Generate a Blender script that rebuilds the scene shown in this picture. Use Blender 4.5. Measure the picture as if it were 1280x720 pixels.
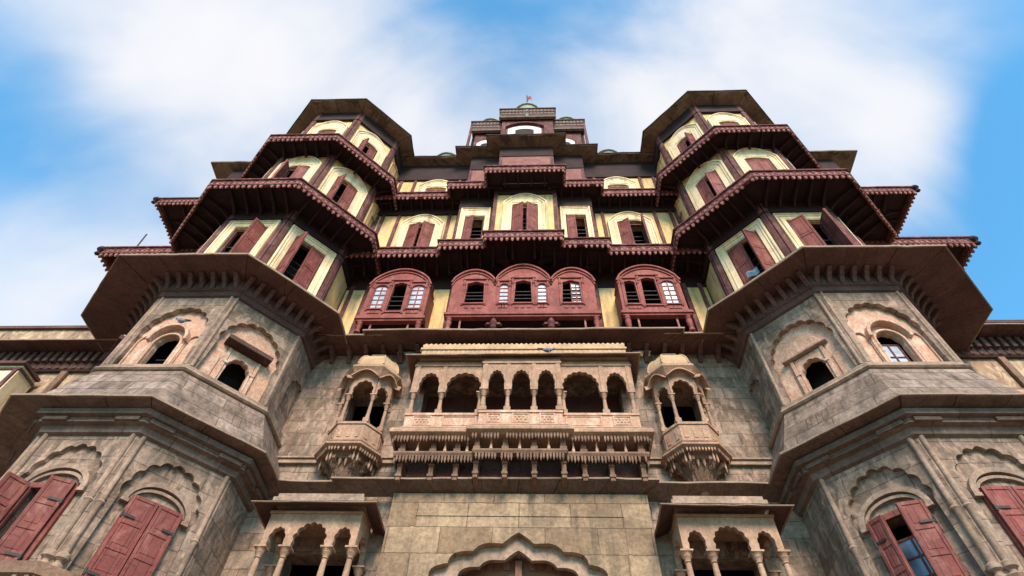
import bpy, bmesh, math, random
from mathutils import Matrix, Vector
from mathutils.geometry import tessellate_polygon
from mathutils.noise import noise as noise3
random.seed(7)
C = bpy.context.scene
col = C.collection
R = math.radians
for o in list(bpy.data.objects): bpy.data.objects.remove(o, do_unlink=True)

# ------------------------------------------------------------------ camera
PITCH, YAW, ROLL = .9418, -.0714, .0491
fwd = Vector((math.sin(YAW)*math.cos(PITCH), math.cos(YAW)*math.cos(PITCH), math.sin(PITCH)))
rt = Vector((math.cos(YAW), -math.sin(YAW), 0)); up = rt.cross(fwd)
r2 = rt*math.cos(ROLL)+up*math.sin(ROLL); u2 = -rt*math.sin(ROLL)+up*math.cos(ROLL)
cam = bpy.data.cameras.new('camera'); camo = bpy.data.objects.new('camera', cam); col.objects.link(camo)
m = Matrix(((r2.x, u2.x, -fwd.x, .3558), (r2.y, u2.y, -fwd.y, 0), (r2.z, u2.z, -fwd.z, 1.6), (0, 0, 0, 1)))
camo.matrix_world = m
cam.sensor_width = 36; cam.lens = 36*719.88/1280
cam.clip_start = .05; cam.clip_end = 5000
C.camera = camo

# ------------------------------------------------------------------ world and sun
SUN_EL, SUN_AZ = R(38), R(170)      # azimuth measured clockwise from +Y (north); the sun is behind the camera
w = bpy.data.worlds.new('World'); C.world = w; w.use_nodes = True
nt = w.node_tree; nt.nodes.clear()
def N(t, **k):
    n = nt.nodes.new(t)
    for a, b in k.items(): setattr(n, a, b)
    return n
LK = lambda a, b: nt.links.new(a, b)
sky = N('ShaderNodeTexSky', sky_type='NISHITA', sun_disc=False, sun_elevation=SUN_EL, sun_rotation=SUN_AZ)
sky.air_density = 1.0; sky.dust_density = .3; sky.ozone_density = 2.2
tc = N('ShaderNodeTexCoord')
def mth(op, a, b=None, c=None):
    n = N('ShaderNodeMath', operation=op)
    for i, v in enumerate((a, b, c)):
        if v is None: continue
        if isinstance(v, (int, float)): n.inputs[i].default_value = v
        else: LK(v, n.inputs[i])
    return n.outputs[0]
def blob(d, k):
    n = N('ShaderNodeVectorMath', operation='DOT_PRODUCT'); LK(tc.outputs['Generated'], n.inputs[0])
    n.inputs[1].default_value = Vector(d).normalized()
    return mth('EXPONENT', mth('MULTIPLY', mth('SUBTRACT', n.outputs['Value'], 1.0), k))
mp = N('ShaderNodeMapping'); mp.inputs['Scale'].default_value = (1.5, 2.2, .9); mp.inputs['Rotation'].default_value = (0, 0, .5)
LK(tc.outputs['Generated'], mp.inputs['Vector'])
n1 = N('ShaderNodeTexNoise'); n1.inputs['Scale'].default_value = 1.7; n1.inputs['Detail'].default_value = 5
n1.inputs['Roughness'].default_value = .5; n1.inputs['Distortion'].default_value = .6; LK(mp.outputs[0], n1.inputs['Vector'])
# banks of thin cloud and gaps of clear sky, each in its own direction of the real sky
CLOUDS = [((-.484, .222, .846), 70, .50), ((-.579, .156, .80), 60, .30), ((-.311, .258, .915), 70, .36), ((-.66, .446, .605), 60, .60), ((-.172, .365, .915), 80, .50),
          ((.119, .29, .949), 80, .32), ((.34, .258, .904), 70, .46), ((.516, .309, .80), 110, .50), ((.551, .341, .761), 260, .40)]
GAPS = [((-.68, .20, .70), 90, -.55), ((-.61, .35, .71), 220, -.18), ((.615, .298, .73), 260, -.95), ((.62, .44, .65), 110, -.55), ((-.06, .195, .979), 60, -.25), ((.556, .16, .812), 90, -.28)]
n2 = N('ShaderNodeTexNoise'); n2.inputs['Scale'].default_value = 5.5; n2.inputs['Detail'].default_value = 7; n2.inputs['Roughness'].default_value = .52; n2.inputs['Distortion'].default_value = .3
LK(mp.outputs[0], n2.inputs['Vector'])
s = mth('ADD', mth('MULTIPLY_ADD', n1.outputs['Fac'], 1.5, -.50), mth('MULTIPLY_ADD', n2.outputs['Fac'], .45, -.22))
for d, k, a in CLOUDS+GAPS: s = mth('ADD', s, mth('MULTIPLY', blob(d, k), a))
rp = N('ShaderNodeMapRange', interpolation_type='SMOOTHSTEP'); LK(s, rp.inputs[0])
rp.inputs[1].default_value = -.12; rp.inputs[2].default_value = 1.12; rp.inputs[3].default_value = .05; rp.inputs[4].default_value = .92
bg = N('ShaderNodeBackground'); bg.inputs[1].default_value = .122
tint = N('ShaderNodeMix', data_type='RGBA', blend_type='MULTIPLY'); tint.inputs[0].default_value = 1; tint.inputs[7].default_value = (.34, .98, 1.06, 1)
LK(sky.outputs[0], tint.inputs[6]); LK(tint.outputs[2], bg.inputs[0])
bc = N('ShaderNodeBackground'); bc.inputs[0].default_value = (1, .975, .985, 1); bc.inputs[1].default_value = .36
mx = N('ShaderNodeMixShader'); LK(rp.outputs[0], mx.inputs[0]); LK(bg.outputs[0], mx.inputs[1]); LK(bc.outputs[0], mx.inputs[2])
ow = N('ShaderNodeOutputWorld'); LK(mx.outputs[0], ow.inputs[0])
sl = bpy.data.lights.new('sun', 'SUN'); sl.energy = 2.2; sl.angle = R(24); sl.color = (1, .80, .66)
so = bpy.data.objects.new('sun', sl); col.objects.link(so)
sd = Vector((math.sin(SUN_AZ)*math.cos(SUN_EL), math.cos(SUN_AZ)*math.cos(SUN_EL), math.sin(SUN_EL)))
so.rotation_euler = sd.to_track_quat('Z', 'Y').to_euler()
C.view_settings.view_transform = 'Standard'; C.view_settings.look = 'None'; C.view_settings.gamma = 1
C.view_settings.exposure = 1.5

# ------------------------------------------------------------------ materials
def mat(name, a, b=None, scale=2.0, rough=.85, bump=.3, fine=22, masonry=None, streak=.35, stain=(.05, .04, .03), stainamt=.35, planks=None, spec=.3, grit=.68, jc=.74, fade=None):
    """a, b: two base colours mixed by noise; stain: dirt in runs and patches; masonry=(w,h): jointed blocks"""
    M = bpy.data.materials.new(name); M.use_nodes = True; t = M.node_tree; t.nodes.clear()
    b = b or tuple(v*.7 for v in a)
    def n(ty, **k):
        x = t.nodes.new(ty)
        for p, q in k.items(): setattr(x, p, q)
        return x
    L = t.links.new
    geo = n('ShaderNodeNewGeometry'); P = geo.outputs['Position']
    def noise(vec, sc, det=6, ro=.6, dist=0):
        x = n('ShaderNodeTexNoise'); x.inputs['Scale'].default_value = sc; x.inputs['Detail'].default_value = det
        x.inputs['Roughness'].default_value = ro; x.inputs['Distortion'].default_value = dist; L(vec, x.inputs['Vector']); return x.outputs['Fac']
    def ramp(v, lo, hi):
        x = n('ShaderNodeMapRange'); L(v, x.inputs[0]); x.inputs[1].default_value = lo; x.inputs[2].default_value = hi; return x.outputs[0]
    def mix(f, c1, c2, bt='MIX'):
        x = n('ShaderNodeMix', data_type='RGBA', blend_type=bt)
        for i, v in ((0, f), (6, c1), (7, c2)):
            if isinstance(v, (int, float)): x.inputs[i].default_value = v
            elif isinstance(v, tuple): x.inputs[i].default_value = (*v, 1)
            else: L(v, x.inputs[i])
        return x.outputs[2]
    def mt(op, a_, b_):
        x = n('ShaderNodeMath', operation=op)
        for i, v in enumerate((a_, b_)):
            if isinstance(v, (int, float)): x.inputs[i].default_value = v
            else: L(v, x.inputs[i])
        return x.outputs[0]
    big = noise(P, scale, 6, .62, .3)
    c = mix(ramp(big, .34, .68), a, b)
    fin = noise(P, fine, 5, .7)
    c = mix(ramp(fin, .36, .66), c, mix(1.0, c, (grit, grit*.97, grit*.94), 'MULTIPLY'))
    h = mt('MULTIPLY', fin, .5)
    if masonry or planks:
        cr = n('ShaderNodeVectorMath', operation='CROSS_PRODUCT'); cr.inputs[0].default_value = (0, 0, 1); L(geo.outputs['True Normal'], cr.inputs[1])
        nz = n('ShaderNodeVectorMath', operation='NORMALIZE'); L(cr.outputs[0], nz.inputs[0])
        dt = n('ShaderNodeVectorMath', operation='DOT_PRODUCT'); L(nz.outputs[0], dt.inputs[0]); L(P, dt.inputs[1])
        sp = n('ShaderNodeSeparateXYZ'); L(P, sp.inputs[0])
        cb = n('ShaderNodeCombineXYZ')
        wob = mt('MULTIPLY', mt('SUBTRACT', noise(P, 3.0, 2), .5), .05)
        if planks: L(mt('ADD', sp.outputs['Z'], wob), cb.inputs[0]); L(dt.outputs['Value'], cb.inputs[1])
        else: L(mt('ADD', dt.outputs['Value'], wob), cb.inputs[0]); L(mt('ADD', sp.outputs['Z'], wob), cb.inputs[1])
        bw, bh = masonry or planks
        br = n('ShaderNodeTexBrick'); L(cb.outputs[0], br.inputs['Vector'])
        br.inputs['Color1'].default_value = (1.0, 1.0, 1.0, 1); br.inputs['Color2'].default_value = (jc*1.04, jc*.96, jc*.90, 1)
        br.inputs['Mortar'].default_value = (.46, .43, .40, 1); br.inputs['Scale'].default_value = 1
        br.inputs['Mortar Size'].default_value = .010; br.inputs['Mortar Smooth'].default_value = .5; br.inputs['Bias'].default_value = .0
        br.inputs['Brick Width'].default_value = bw; br.inputs['Row Height'].default_value = bh
        c = mix(mt('MULTIPLY', ramp(noise(P, 1.1, 3), .12, .42), .95), c, mix(1.0, c, br.outputs['Color'], 'MULTIPLY'))
        h = mt('SUBTRACT', h, mt('MULTIPLY', br.outputs['Fac'], .5))
    if stainamt:
        mpn = n('ShaderNodeMapping'); mpn.inputs['Scale'].default_value = (5, 5, .45); L(P, mpn.inputs['Vector'])
        st = ramp(noise(mpn.outputs[0], 1.0, 5, .65), .47, .78)
        pt = ramp(noise(P, .9, 6, .7, .5), .48, .78)
        c = mix(mt('MULTIPLY', mt('MAXIMUM', mt('MULTIPLY', st, streak*2), pt), stainamt), c, stain)
    if fade:      # worn, sun-bleached or peeled patches
        mpf = n('ShaderNodeMapping'); mpf.inputs['Scale'].default_value = (1, 1, .5); L(P, mpf.inputs['Vector'])
        c = mix(mt('MULTIPLY', ramp(noise(mpf.outputs[0], 5.0, 8, .72, .4), .50, .64), .75), c, fade)
    bs = n('ShaderNodeBsdfPrincipled'); L(c, bs.inputs['Base Color'])
    bs.inputs['Specular IOR Level'].default_value = spec
    L(mt('ADD', mt('MULTIPLY', big, .2), rough-.1), bs.inputs['Roughness'])
    bp = n('ShaderNodeBump'); bp.inputs['Strength'].default_value = bump; bp.inputs['Distance'].default_value = .03
    L(mt('ADD', h, mt('MULTIPLY', noise(P, fine*.25, 4), .6)), bp.inputs['Height']); L(bp.outputs[0], bs.inputs['Normal'])
    o = n('ShaderNodeOutputMaterial'); L(bs.outputs[0], o.inputs[0])
    return M
M = {}
M['stone'] = mat('grey_stone', (.43, .315, .235), (.24, .168, .122), 1.2, bump=.8, fine=11, masonry=(.62, .34), stainamt=.75, streak=.6, grit=.6, jc=.56, fade=(.44, .30, .22))
M['gate'] = mat('gate_stone', (.48, .34, .21), (.30, .205, .13), 1.5, bump=.8, fine=12, masonry=(.95, .5), stainamt=.65, streak=.6, grit=.58, jc=.58)
M['ledge'] = mat('ledge_stone', (.43, .32, .255), (.235, .168, .13), 1.8, bump=.9, fine=11, masonry=(.7, .3), stainamt=.75, streak=.8, grit=.55, jc=.6)
M['trim'] = mat('stone_trim', (.45, .31, .225), (.265, .18, .128), 2.2, bump=.6, fine=14, stainamt=.6, grit=.62)
M['pink'] = mat('pink_sandstone', grit=.56, a=(.61, .345, .24), b=(.52, .33, .22), scale=2.0, bump=.35, stainamt=.28, stain=(.16, .09, .055), fade=(.62, .48, .36))
M['sand'] = mat('carved_sandstone', (.52, .33, .22), (.36, .21, .135), 2.6, bump=.6, fine=20, stainamt=.45, stain=(.10, .06, .04), grit=.64, fade=(.24, .15, .10))
M['sand_dark'] = mat('dark_sandstone', (.29, .17, .11), (.17, .095, .062), 2.6, bump=.6, fine=20, stainamt=.5, grit=.6)  # darker brown copy of the carved sandstone
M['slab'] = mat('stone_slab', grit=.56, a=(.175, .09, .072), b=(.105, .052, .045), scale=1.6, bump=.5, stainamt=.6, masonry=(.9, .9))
M['slab_top'] = mat('slab_edge_stone', (.36, .26, .19), (.26, .18, .13), 2.4, bump=.4, stainamt=.3)  # lighter stone colour paints the lit line along the eave edges
M['old_wall'] = mat('patchy_old_plaster', (.50, .34, .22), (.27, .165, .11), 1.3, bump=.5, fine=10, stainamt=.8, streak=.9, stain=(.10, .06, .045), grit=.7, fade=(.62, .48, .30))
M['soffit'] = mat('soffit_stone', (.25, .17, .135), (.16, .105, .082), 1.6, bump=.5, fine=12, stainamt=.6, masonry=(.9, .9), grit=.6)  # brown-grey stone, darker than the walls
M['faded'] = mat('faded_red_timber', (.33, .15, .125), (.22, .085, .075), 3, bump=.3, stainamt=.5, stain=(.08, .035, .03))
M['lime'] = mat('limewashed_carving', (.27, .22, .18), (.13, .095, .08), 6, bump=.5, fine=30, stainamt=.5)
M['olive'] = mat('limewashed_eave', (.29, .21, .14), (.185, .13, .088), 1.8, bump=.5, fine=12, stainamt=.6, stain=(.07, .055, .04), grit=.62, planks=(1.6, .8))
M['yellow'] = mat('yellow_plaster', (.84, .57, .23), (.72, .46, .19), 1.1, bump=.25, fine=9, stainamt=.8, streak=.95, stain=(.30, .21, .11), grit=.84, fade=(.58, .46, .30))
M['cream'] = mat('cream_plaster', (.86, .71, .47), (.80, .60, .33), 1.5, bump=.25, fine=10, stainamt=.7, streak=.95, stain=(.36, .26, .14), grit=.84, fade=(.66, .56, .42))
M['white'] = mat('white_plaster', (.80, .78, .72), (.72, .69, .62), 1.6, bump=.12, stainamt=.2, stain=(.3, .25, .2))
M['maroon'] = mat('maroon_timber', (.18, .058, .05), (.085, .028, .028), 2.6, bump=.4, fine=30, stainamt=.55, stain=(.045, .025, .022), grit=.55, fade=(.22, .115, .095))
M['ribbon'] = mat('carved_maroon_fascia', (.205, .060, .054), (.10, .031, .030), 2.4, bump=.5, fine=26, stainamt=.5, stain=(.05, .022, .022), grit=.5, fade=(.30, .14, .12))
M['pendant'] = mat('red_pendant_timber', (.42, .19, .155), (.22, .075, .068), 3.0, bump=.3, stainamt=.4, stain=(.08, .03, .03))
M['shutter'] = mat('red_shutter_paint', (.285, .072, .058), (.185, .046, .04), 1.8, rough=.68, bump=.35, fine=18, planks=(3.0, .17), stainamt=.55, streak=.8, stain=(.13, .05, .04), spec=.25, grit=.7, fade=(.28, .11, .085))
M['bay'] = mat('carved_red_timber', (.34, .085, .066), (.20, .047, .04), 2.4, rough=.7, bump=.5, fine=24, stainamt=.5, stain=(.10, .04, .035), spec=.25, grit=.62, fade=(.30, .105, .082))
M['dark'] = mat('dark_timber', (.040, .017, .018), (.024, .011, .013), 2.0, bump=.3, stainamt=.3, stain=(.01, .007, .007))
M['inside'] = mat('unlit_interior', (.03, .024, .02), (.015, .012, .01), 1.5, stainamt=.2, stain=(.008, .006, .005))  # near-black colour paints the shade of the rooms behind the openings
M['iron'] = mat('iron', (.045, .036, .034), (.025, .02, .02), 6, rough=.6, stainamt=.2)
M['door'] = mat('carved_door_timber', (.32, .16, .11), (.19, .09, .06), 4, bump=.4, fine=40, stainamt=.4)
M['dome'] = mat('dome_plaster', (.36, .40, .34), (.26, .29, .25), 2, stainamt=.3)
M['ground'] = mat('paving', (.30, .24, .18), (.22, .175, .13), .4, bump=.2, fine=8, stainamt=.3)
M['bird'] = mat('pigeon_feathers', (.25, .26, .34), (.15, .15, .2), 14, stainamt=0, bump=.1)
M['cloth'] = mat('blue_grey_cloth', (.20, .30, .38), (.13, .2, .27), 8, stainamt=0, bump=.2)
M['flag'] = mat('saffron_flag', (.42, .10, .09), (.34, .08, .07), 6, stainamt=0, bump=.1)
def glassmat(name, colr, rough):
    g = bpy.data.materials.new(name); g.use_nodes = True; t = g.node_tree
    bs = t.nodes['Principled BSDF']; bs.inputs['Roughness'].default_value = rough; bs.inputs['Specular IOR Level'].default_value = .8
    x = t.nodes.new('ShaderNodeTexNoise'); x.inputs['Scale'].default_value = 3.5
    ge = t.nodes.new('ShaderNodeNewGeometry'); t.links.new(ge.outputs['Position'], x.inputs['Vector'])
    r = t.nodes.new('ShaderNodeValToRGB'); r.color_ramp.elements[0].color = (*[v*.6 for v in colr], 1); r.color_ramp.elements[1].color = (*colr, 1)
    r.color_ramp.elements[0].position = .35; r.color_ramp.elements[1].position = .65
    t.links.new(x.outputs['Fac'], r.inputs[0]); t.links.new(r.outputs[0], bs.inputs['Base Color']); return g
M['glass'] = glassmat('pale_sky_glass', (.44, .47, .54), .22)  # sky reflection put into the pale blue-white pane colour
M['bluglass'] = glassmat('blue_grey_glass', (.26, .33, .44), .2)

# ------------------------------------------------------------------ mesh builder
I4 = Matrix.Identity(4)
T = lambda x=0, y=0, z=0: Matrix.Translation((x, y, z))
RZ = lambda a: Matrix.Rotation(a, 4, 'Z')
class MB:
    def __init__(s, Mx=I4): s.v = []; s.f = []; s.M = Mx.copy()
    def at(s, Mx): s.M = Mx.copy(); return s
    def add(s, vs, fs):
        b = len(s.v); s.v += [tuple(s.M @ Vector(p)) for p in vs]; s.f += [tuple(b+i for i in f) for f in fs]; return s
    def box(s, x0, x1, y0, y1, z0, z1):
        return s.add([(x, y, z) for x in (x0, x1) for y in (y0, y1) for z in (z0, z1)],
                     [(0, 1, 3, 2), (4, 6, 7, 5), (0, 4, 5, 1), (2, 3, 7, 6), (0, 2, 6, 4), (1, 5, 7, 3)])
    def plate(s, outer, holes, y0, y1):
        """slab in the xz plane with holes, front at y0, back at y1"""
        loops = [outer]+list(holes)
        tri = tessellate_polygon([[Vector((p[0], p[1], 0)) for p in l] for l in loops])
        flat = [p for l in loops for p in l]; n = len(flat)
        vs = [(p[0], y0, p[1]) for p in flat]+[(p[0], y1, p[1]) for p in flat]
        fs = [tuple(t) for t in tri]+[tuple(n+i for i in reversed(t)) for t in tri]
        b = 0
        for l in loops:
            k = len(l)
            for i in range(k): j = (i+1) % k; fs.append((b+i, b+j, n+b+j, n+b+i))
            b += k
        return s.add(vs, fs)
    def strip(s, path, wd, y0, y1, inward=False):
        """raised moulding along an open xz path"""
        n = len(path); off = []
        for i in range(n):
            a = Vector(path[max(i-1, 0)]); b = Vector(path[min(i+1, n-1)]); d = (b-a)
            d = d.normalized() if d.length > 1e-9 else Vector((1, 0)); nn = Vector((-d.y, d.x))
            off.append((path[i][0]+nn.x*wd, path[i][1]+nn.y*wd))
        vs = [(p[0], y, p[1]) for l in (path, off) for y in (y0, y1) for p in l]
        fs = []
        for i in range(n-1):
            fs += [(i, i+1, 2*n+i+1, 2*n+i), (n+i, 3*n+i, 3*n+i+1, n+i+1), (i, n+i, n+i+1, i+1), (2*n+i, 2*n+i+1, 3*n+i+1, 3*n+i)]
        fs += [(0, 2*n, 3*n, n), (n-1, 2*n-1, 4*n-1, 3*n-1)]
        return s.add(vs, fs)
    def lathe(s, prof, x=0, y=0, n=12):
        vs = []; fs = []
        for r, z in prof:
            vs += [(x+r*math.cos(2*math.pi*i/n), y+r*math.sin(2*math.pi*i/n), z) for i in range(n)]
        for k in range(len(prof)-1):
            for i in range(n): j = (i+1) % n; fs.append((k*n+i, k*n+j, k*n+n+j, k*n+n+i))
        fs.append(tuple(range(n-1, -1, -1))); fs.append(tuple((len(prof)-1)*n+i for i in range(n)))
        return s.add(vs, fs)
    def rod(s, p, q, r, n=6):
        p, q = Vector(p), Vector(q); d = (q-p).normalized(); a = d.orthogonal().normalized(); b = d.cross(a)
        vs = [tuple(c+a*r*math.cos(2*math.pi*i/n)+b*r*math.sin(2*math.pi*i/n)) for c in (p, q) for i in range(n)]
        return s.add(vs, [(i, (i+1) % n, n+(i+1) % n, n+i) for i in range(n)]+[tuple(range(n-1, -1, -1)), tuple(range(n, 2*n))])
    def prism(s, plan, z0, z1):
        n = len(plan)
        return s.add([(p[0], p[1], z) for z in (z0, z1) for p in plan],
                     [(i, (i+1) % n, n+(i+1) % n, n+i) for i in range(n)]+[tuple(range(n-1, -1, -1)), tuple(range(n, 2*n))])
    def sweep(s, chain, prof, worn=0.0):
        if worn: return s._worn(chain, prof, worn)
        return s._sweep(chain, prof)
    def _worn(s, chain, prof, k):
        c = [Vector(p) for p in chain]; out = []
        for a, b in zip(c, c[1:]):
            n = max(1, int((b-a).length/.22)); out += [a+(b-a)*i/n for i in range(n)]
        out.append(c[-1])
        return s._sweep([tuple(p) for p in out], prof, k)
    def slabs(s, chain, prof, worn=.02, size=.8, gap=.006):
        """the same sweep laid as separate slabs with open joints, each bedded a little differently"""
        rings = [(offset(chain, o), z) for o, z in prof]; m_ = len(prof)
        for i in range(len(chain)-1):
            L = (Vector(chain[i+1])-Vector(chain[i])).length; Lo = max((r[i+1]-r[i]).length for r, z in rings)
            if L < .12 or Lo < .2: n = 1
            else: n = max(1, round(max(L, Lo*.8)/size))
            cuts = [0]+[(k+random.uniform(-.12, .12))/n for k in range(1, n)]+[1]
            for t0, t1 in zip(cuts, cuts[1:]):
                e = gap/max(Lo, .2); dz = random.uniform(-.5, .5)*worn; q = max(1, int((t1-t0)*Lo/.3)); vs = []; fs = []
                ts = [t0+e+(t1-t0-2*e)*k/q for k in range(q+1)]
                for r, z in rings:
                    for t_ in ts:
                        p = r[i]+(r[i+1]-r[i])*t_; x, y, zz = wear((p.x, p.y, z), worn); vs.append((x, y, zz+dz))
                w_ = q+1
                for k in range(m_):
                    k2 = (k+1) % m_
                    for j in range(q): fs.append((k*w_+j, k*w_+j+1, k2*w_+j+1, k2*w_+j))
                fs.append(tuple(k*w_ for k in range(m_))); fs.append(tuple(k*w_+q for k in range(m_-1, -1, -1)))
                s.add(vs, fs)
        return s
    def _sweep(s, chain, prof, k=0.0):
        """closed (offset, z) profile swept with mitres along a plan chain running left to right"""
        rings = [[(p.x, p.y, z) for p in offset(chain, o)] for o, z in prof]
        if k: rings = [[wear(p, k) for p in r] for r in rings]
        n = len(chain); m_ = len(prof); vs = [p for r in rings for p in r]; fs = []
        for k in range(m_):
            k2 = (k+1) % m_
            for i in range(n-1): fs.append((k*n+i, k*n+i+1, k2*n+i+1, k2*n+i))
        fs.append(tuple(k*n for k in range(m_))); fs.append(tuple(k*n+n-1 for k in range(m_-1, -1, -1)))
        return s.add(vs, fs)
    def build(s, name, mt, parent=None, smooth=False, bevel=0):
        me = bpy.data.meshes.new(name); me.from_pydata(s.v, [], s.f)
        bm = bmesh.new(); bm.from_mesh(me); bmesh.ops.recalc_face_normals(bm, faces=bm.faces); bm.to_mesh(me); bm.free()
        if smooth:
            for p in me.polygons: p.use_smooth = True
        me.materials.append(M[mt] if isinstance(mt, str) else mt)
        o = bpy.data.objects.new(name, me); col.objects.link(o)
        if smooth:
            try: me.set_sharp_from_angle(angle=R(40))
            except Exception: pass
        if bevel:
            b = o.modifiers.new('bevel', 'BEVEL'); b.width = bevel; b.segments = 1; b.limit_method = 'ANGLE'; b.angle_limit = R(50)
        if parent is not None:
            o.parent = parent; o.matrix_parent_inverse = parent.matrix_basis.inverted() if parent.parent is None else I4
        return o
def offset(ch, o):
    ch = [Vector(p) for p in ch]; out = []
    def nrm(a, b): d = (b-a).normalized(); return Vector((d.y, -d.x))
    for i, p in enumerate(ch):
        if i == 0: out.append(p+nrm(ch[0], ch[1])*o)
        elif i == len(ch)-1: out.append(p+nrm(ch[-2], ch[-1])*o)
        else:
            a, b = nrm(ch[i-1], p), nrm(p, ch[i+1]); out.append(p+(a+b)*(o/(1+a.dot(b))))
    return out
def wear(p, k):
    q = Vector(p); a = noise3(q*.55)*1.6+noise3(q*3.1+Vector((7, 3, 1)))*.7; b = noise3(q*4.3+Vector((2, 9, 4)))
    return (p[0]+b*k*.5, p[1]+b*k*.5, p[2]+a*k)
def along(chain, o, step, inset=.06):
    """evenly spaced (matrix) stations facing outward along each run of an offset chain"""
    pts = offset(chain, o); res = []
    for a, b in zip(pts, pts[1:]):
        L = (b-a).length; n = max(1, int((L-2*inset)/step))
        if L < .12: continue
        ang = math.atan2((b-a).y, (b-a).x)
        for i in range(n+1):
            t = (inset+(L-2*inset)*i/n)/L if n else .5
            p = a+(b-a)*t; res.append(T(p.x, p.y, 0) @ RZ(ang))
    return res
def thing(name, label, cat, loc, group=None):
    o = bpy.data.objects.new(name, None); col.objects.link(o); o.location = loc; o['label'] = label; o['category'] = cat
    o.empty_display_size = .3
    if group: o['group'] = group
    return o
# thing empties sit at identity rotation; parts are built in world coordinates, so give them the inverse offset
def lab(o, t): o['label'] = t; return o
def cusp(w, zb, zs, zt, n=7, d=.10, x=0, N=None, point=0.0):
    N = N or n*8; pts = [(x-w, zb)] if zb < zs-1e-6 else []
    for i in range(N+1):
        t = i/N; a = math.pi*(1-t)
        f = 1-d*(1-abs(math.sin(n*math.pi*t))) if d else 1
        pk = point*max(0, 1-abs(t-.5)*2*n/1.6)**1.6
        pts.append((x+w*math.cos(a)*f, zs+(zt-zs)*math.sin(a)*f+pk))
    if zb < zs-1e-6: pts.append((x+w, zb))
    return pts
def rect(x0, x1, z0, z1): return [(x0, z0), (x0, z1), (x1, z1), (x1, z0)]
def seg_arch(w, zb, zs, zt, x=0, n=14):
    """flat-shouldered segmental arch outline"""
    return [(x-w, zb), (x-w, zs)]+[(x-w*.94+2*w*.94*i/n, zs+.03+(zt-zs-.03)*math.sin(math.pi*i/n)**.75) for i in range(1, n)]+[(x+w, zs), (x+w, zb)]

# ------------------------------------------------------------------ reusable building pieces (built in a local frame: x right, y into the wall, z up)
def shutter_leaf(parent, Mx, hinge, wd, z0, z1, ang, y=0.0, mt='shutter', label=None, rows=3):
    """hinge x; wd signed width (toward the middle); ang opens outward"""
    sgn = 1 if wd > 0 else -1
    mb = MB(Mx @ T(hinge, y, 0) @ RZ(-sgn*ang)); a, b = sorted((0, wd))
    mb.box(a, b, -.018, .018, z0, z1)
    f = .055
    for p in (a, b-f): mb.box(p, p+f, -.032, .032, z0+.002, z1-.002)
    for k in range(rows+1):
        zc = z0+.03+(z1-z0-.06)*k/rows; mb.box(a+f, b-f, -.030, .030, zc-.032, zc+.032)
        if k < rows: mb.box(a+f+.03, b-f-.03, -.025, .025, zc+.07, z0+.03+(z1-z0-.06)*(k+1)/rows-.07)
    o = mb.build('shutter', mt, parent, bevel=.006)
    if label: lab(o, label)
    if rows > 4:
        for zz in (z0+.35, (z0+z1)/2, z1-.35):
            h = MB(Mx @ T(hinge, y, 0) @ RZ(-sgn*ang)); h.box(min(0, sgn*.20), max(0, sgn*.20), -.041, -.033, zz-.02, zz+.02); h.rod((0, -.035, zz-.05), (0, -.035, zz+.05), .016); h.build('hinge', 'iron', parent)
        h = MB(Mx @ T(hinge, y, 0) @ RZ(-sgn*ang)); h.box(wd*.9-.015, wd*.9+.015, -.045, -.033, (z0+z1)/2-.3, (z0+z1)/2-.12); h.build('latch', 'iron', parent)
    return o
def grille(parent, Mx, x0, x1, z0, z1, y, n=4):
    mb = MB(Mx)
    for i in range(n): z = z0+(z1-z0)*(i+.5)/n; mb.rod((x0, y, z), (x1, y, z), .016)
    return mb.build('grille', 'iron', parent)
def glazing(parent, Mx, x0, x1, z0, z1, y, nx=2, nz=4, mt='glass', frame='bay'):
    p = MB(Mx).box(x0, x1, y, y+.012, z0, z1).build('pane', mt, parent)
    mb = MB(Mx)
    for i in range(nx+1): x = x0+(x1-x0)*i/nx; mb.box(x-.014, x+.014, y-.02, y+.03, z0, z1)
    for i in range(nz+1): z = z0+(z1-z0)*i/nz; mb.box(x0, x1, y-.017, y+.027, z-.014, z+.014)
    mb.build('muntin', frame, parent)
def timber_window(parent, Mx, W, zb, zs, zt, w, zo, kind='arch', left=(R(25), 1), right=(R(25), 1), mt='cream', bars=True, z0s=None, y0=0.0):
    """plaster surround (a part) with frame, shutters and grille as sub-parts. left/right=(angle, present)"""
    if kind == 'arch':
        out = seg_arch(W, zb, zs, zt)
        rim = [p for p in out]
    else:
        out = rect(-W, W, zb, zt); rim = out
    hole = seg_arch(w, zb+.04, zo-.1, zo, n=8) if kind == 'arch' else rect(-w, w, zb+.04, zo)
    mb = MB(Mx); mb.plate(out, [hole], -.07, .0+y0)
    mb.strip(rim, -.055, -.105, -.068)
    ins = [(p[0]*.86, (p[1]-.12 if p[1] > zb+.01 else p[1])) for p in rim]
    mb.strip(ins, -.03, -.09, -.068)
    mb.box(-w-.02, w+.02, -.085, -.066, zo+.03, zo+.075)
    win = mb.build('window', mt, parent, bevel=.008)
    z0s = z0s or zb+.06
    f = MB(Mx); f.plate(rect(-w+.001, w-.001, zb+.05, zo-.012 if kind != 'arch' else zo-.11), [rect(-w+.06, w-.06, zb+.09, zo-.09 if kind != 'arch' else zo-.17)], .02, .10)
    f.build('frame', 'maroon', win)
    zt_ = zo-.05 if kind != 'arch' else zo-.13
    if left[1]: shutter_leaf(win, Mx, -w+.03, w-.035, z0s, zt_, left[0], .0)
    if right[1]: shutter_leaf(win, Mx, w-.03, -w+.035, z0s, zt_, right[0], .0)
    if bars: grille(win, Mx, -w+.06, w-.06, zb+.1, zb+(zo-zb)*.72, .07, 7)
    return win
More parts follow.
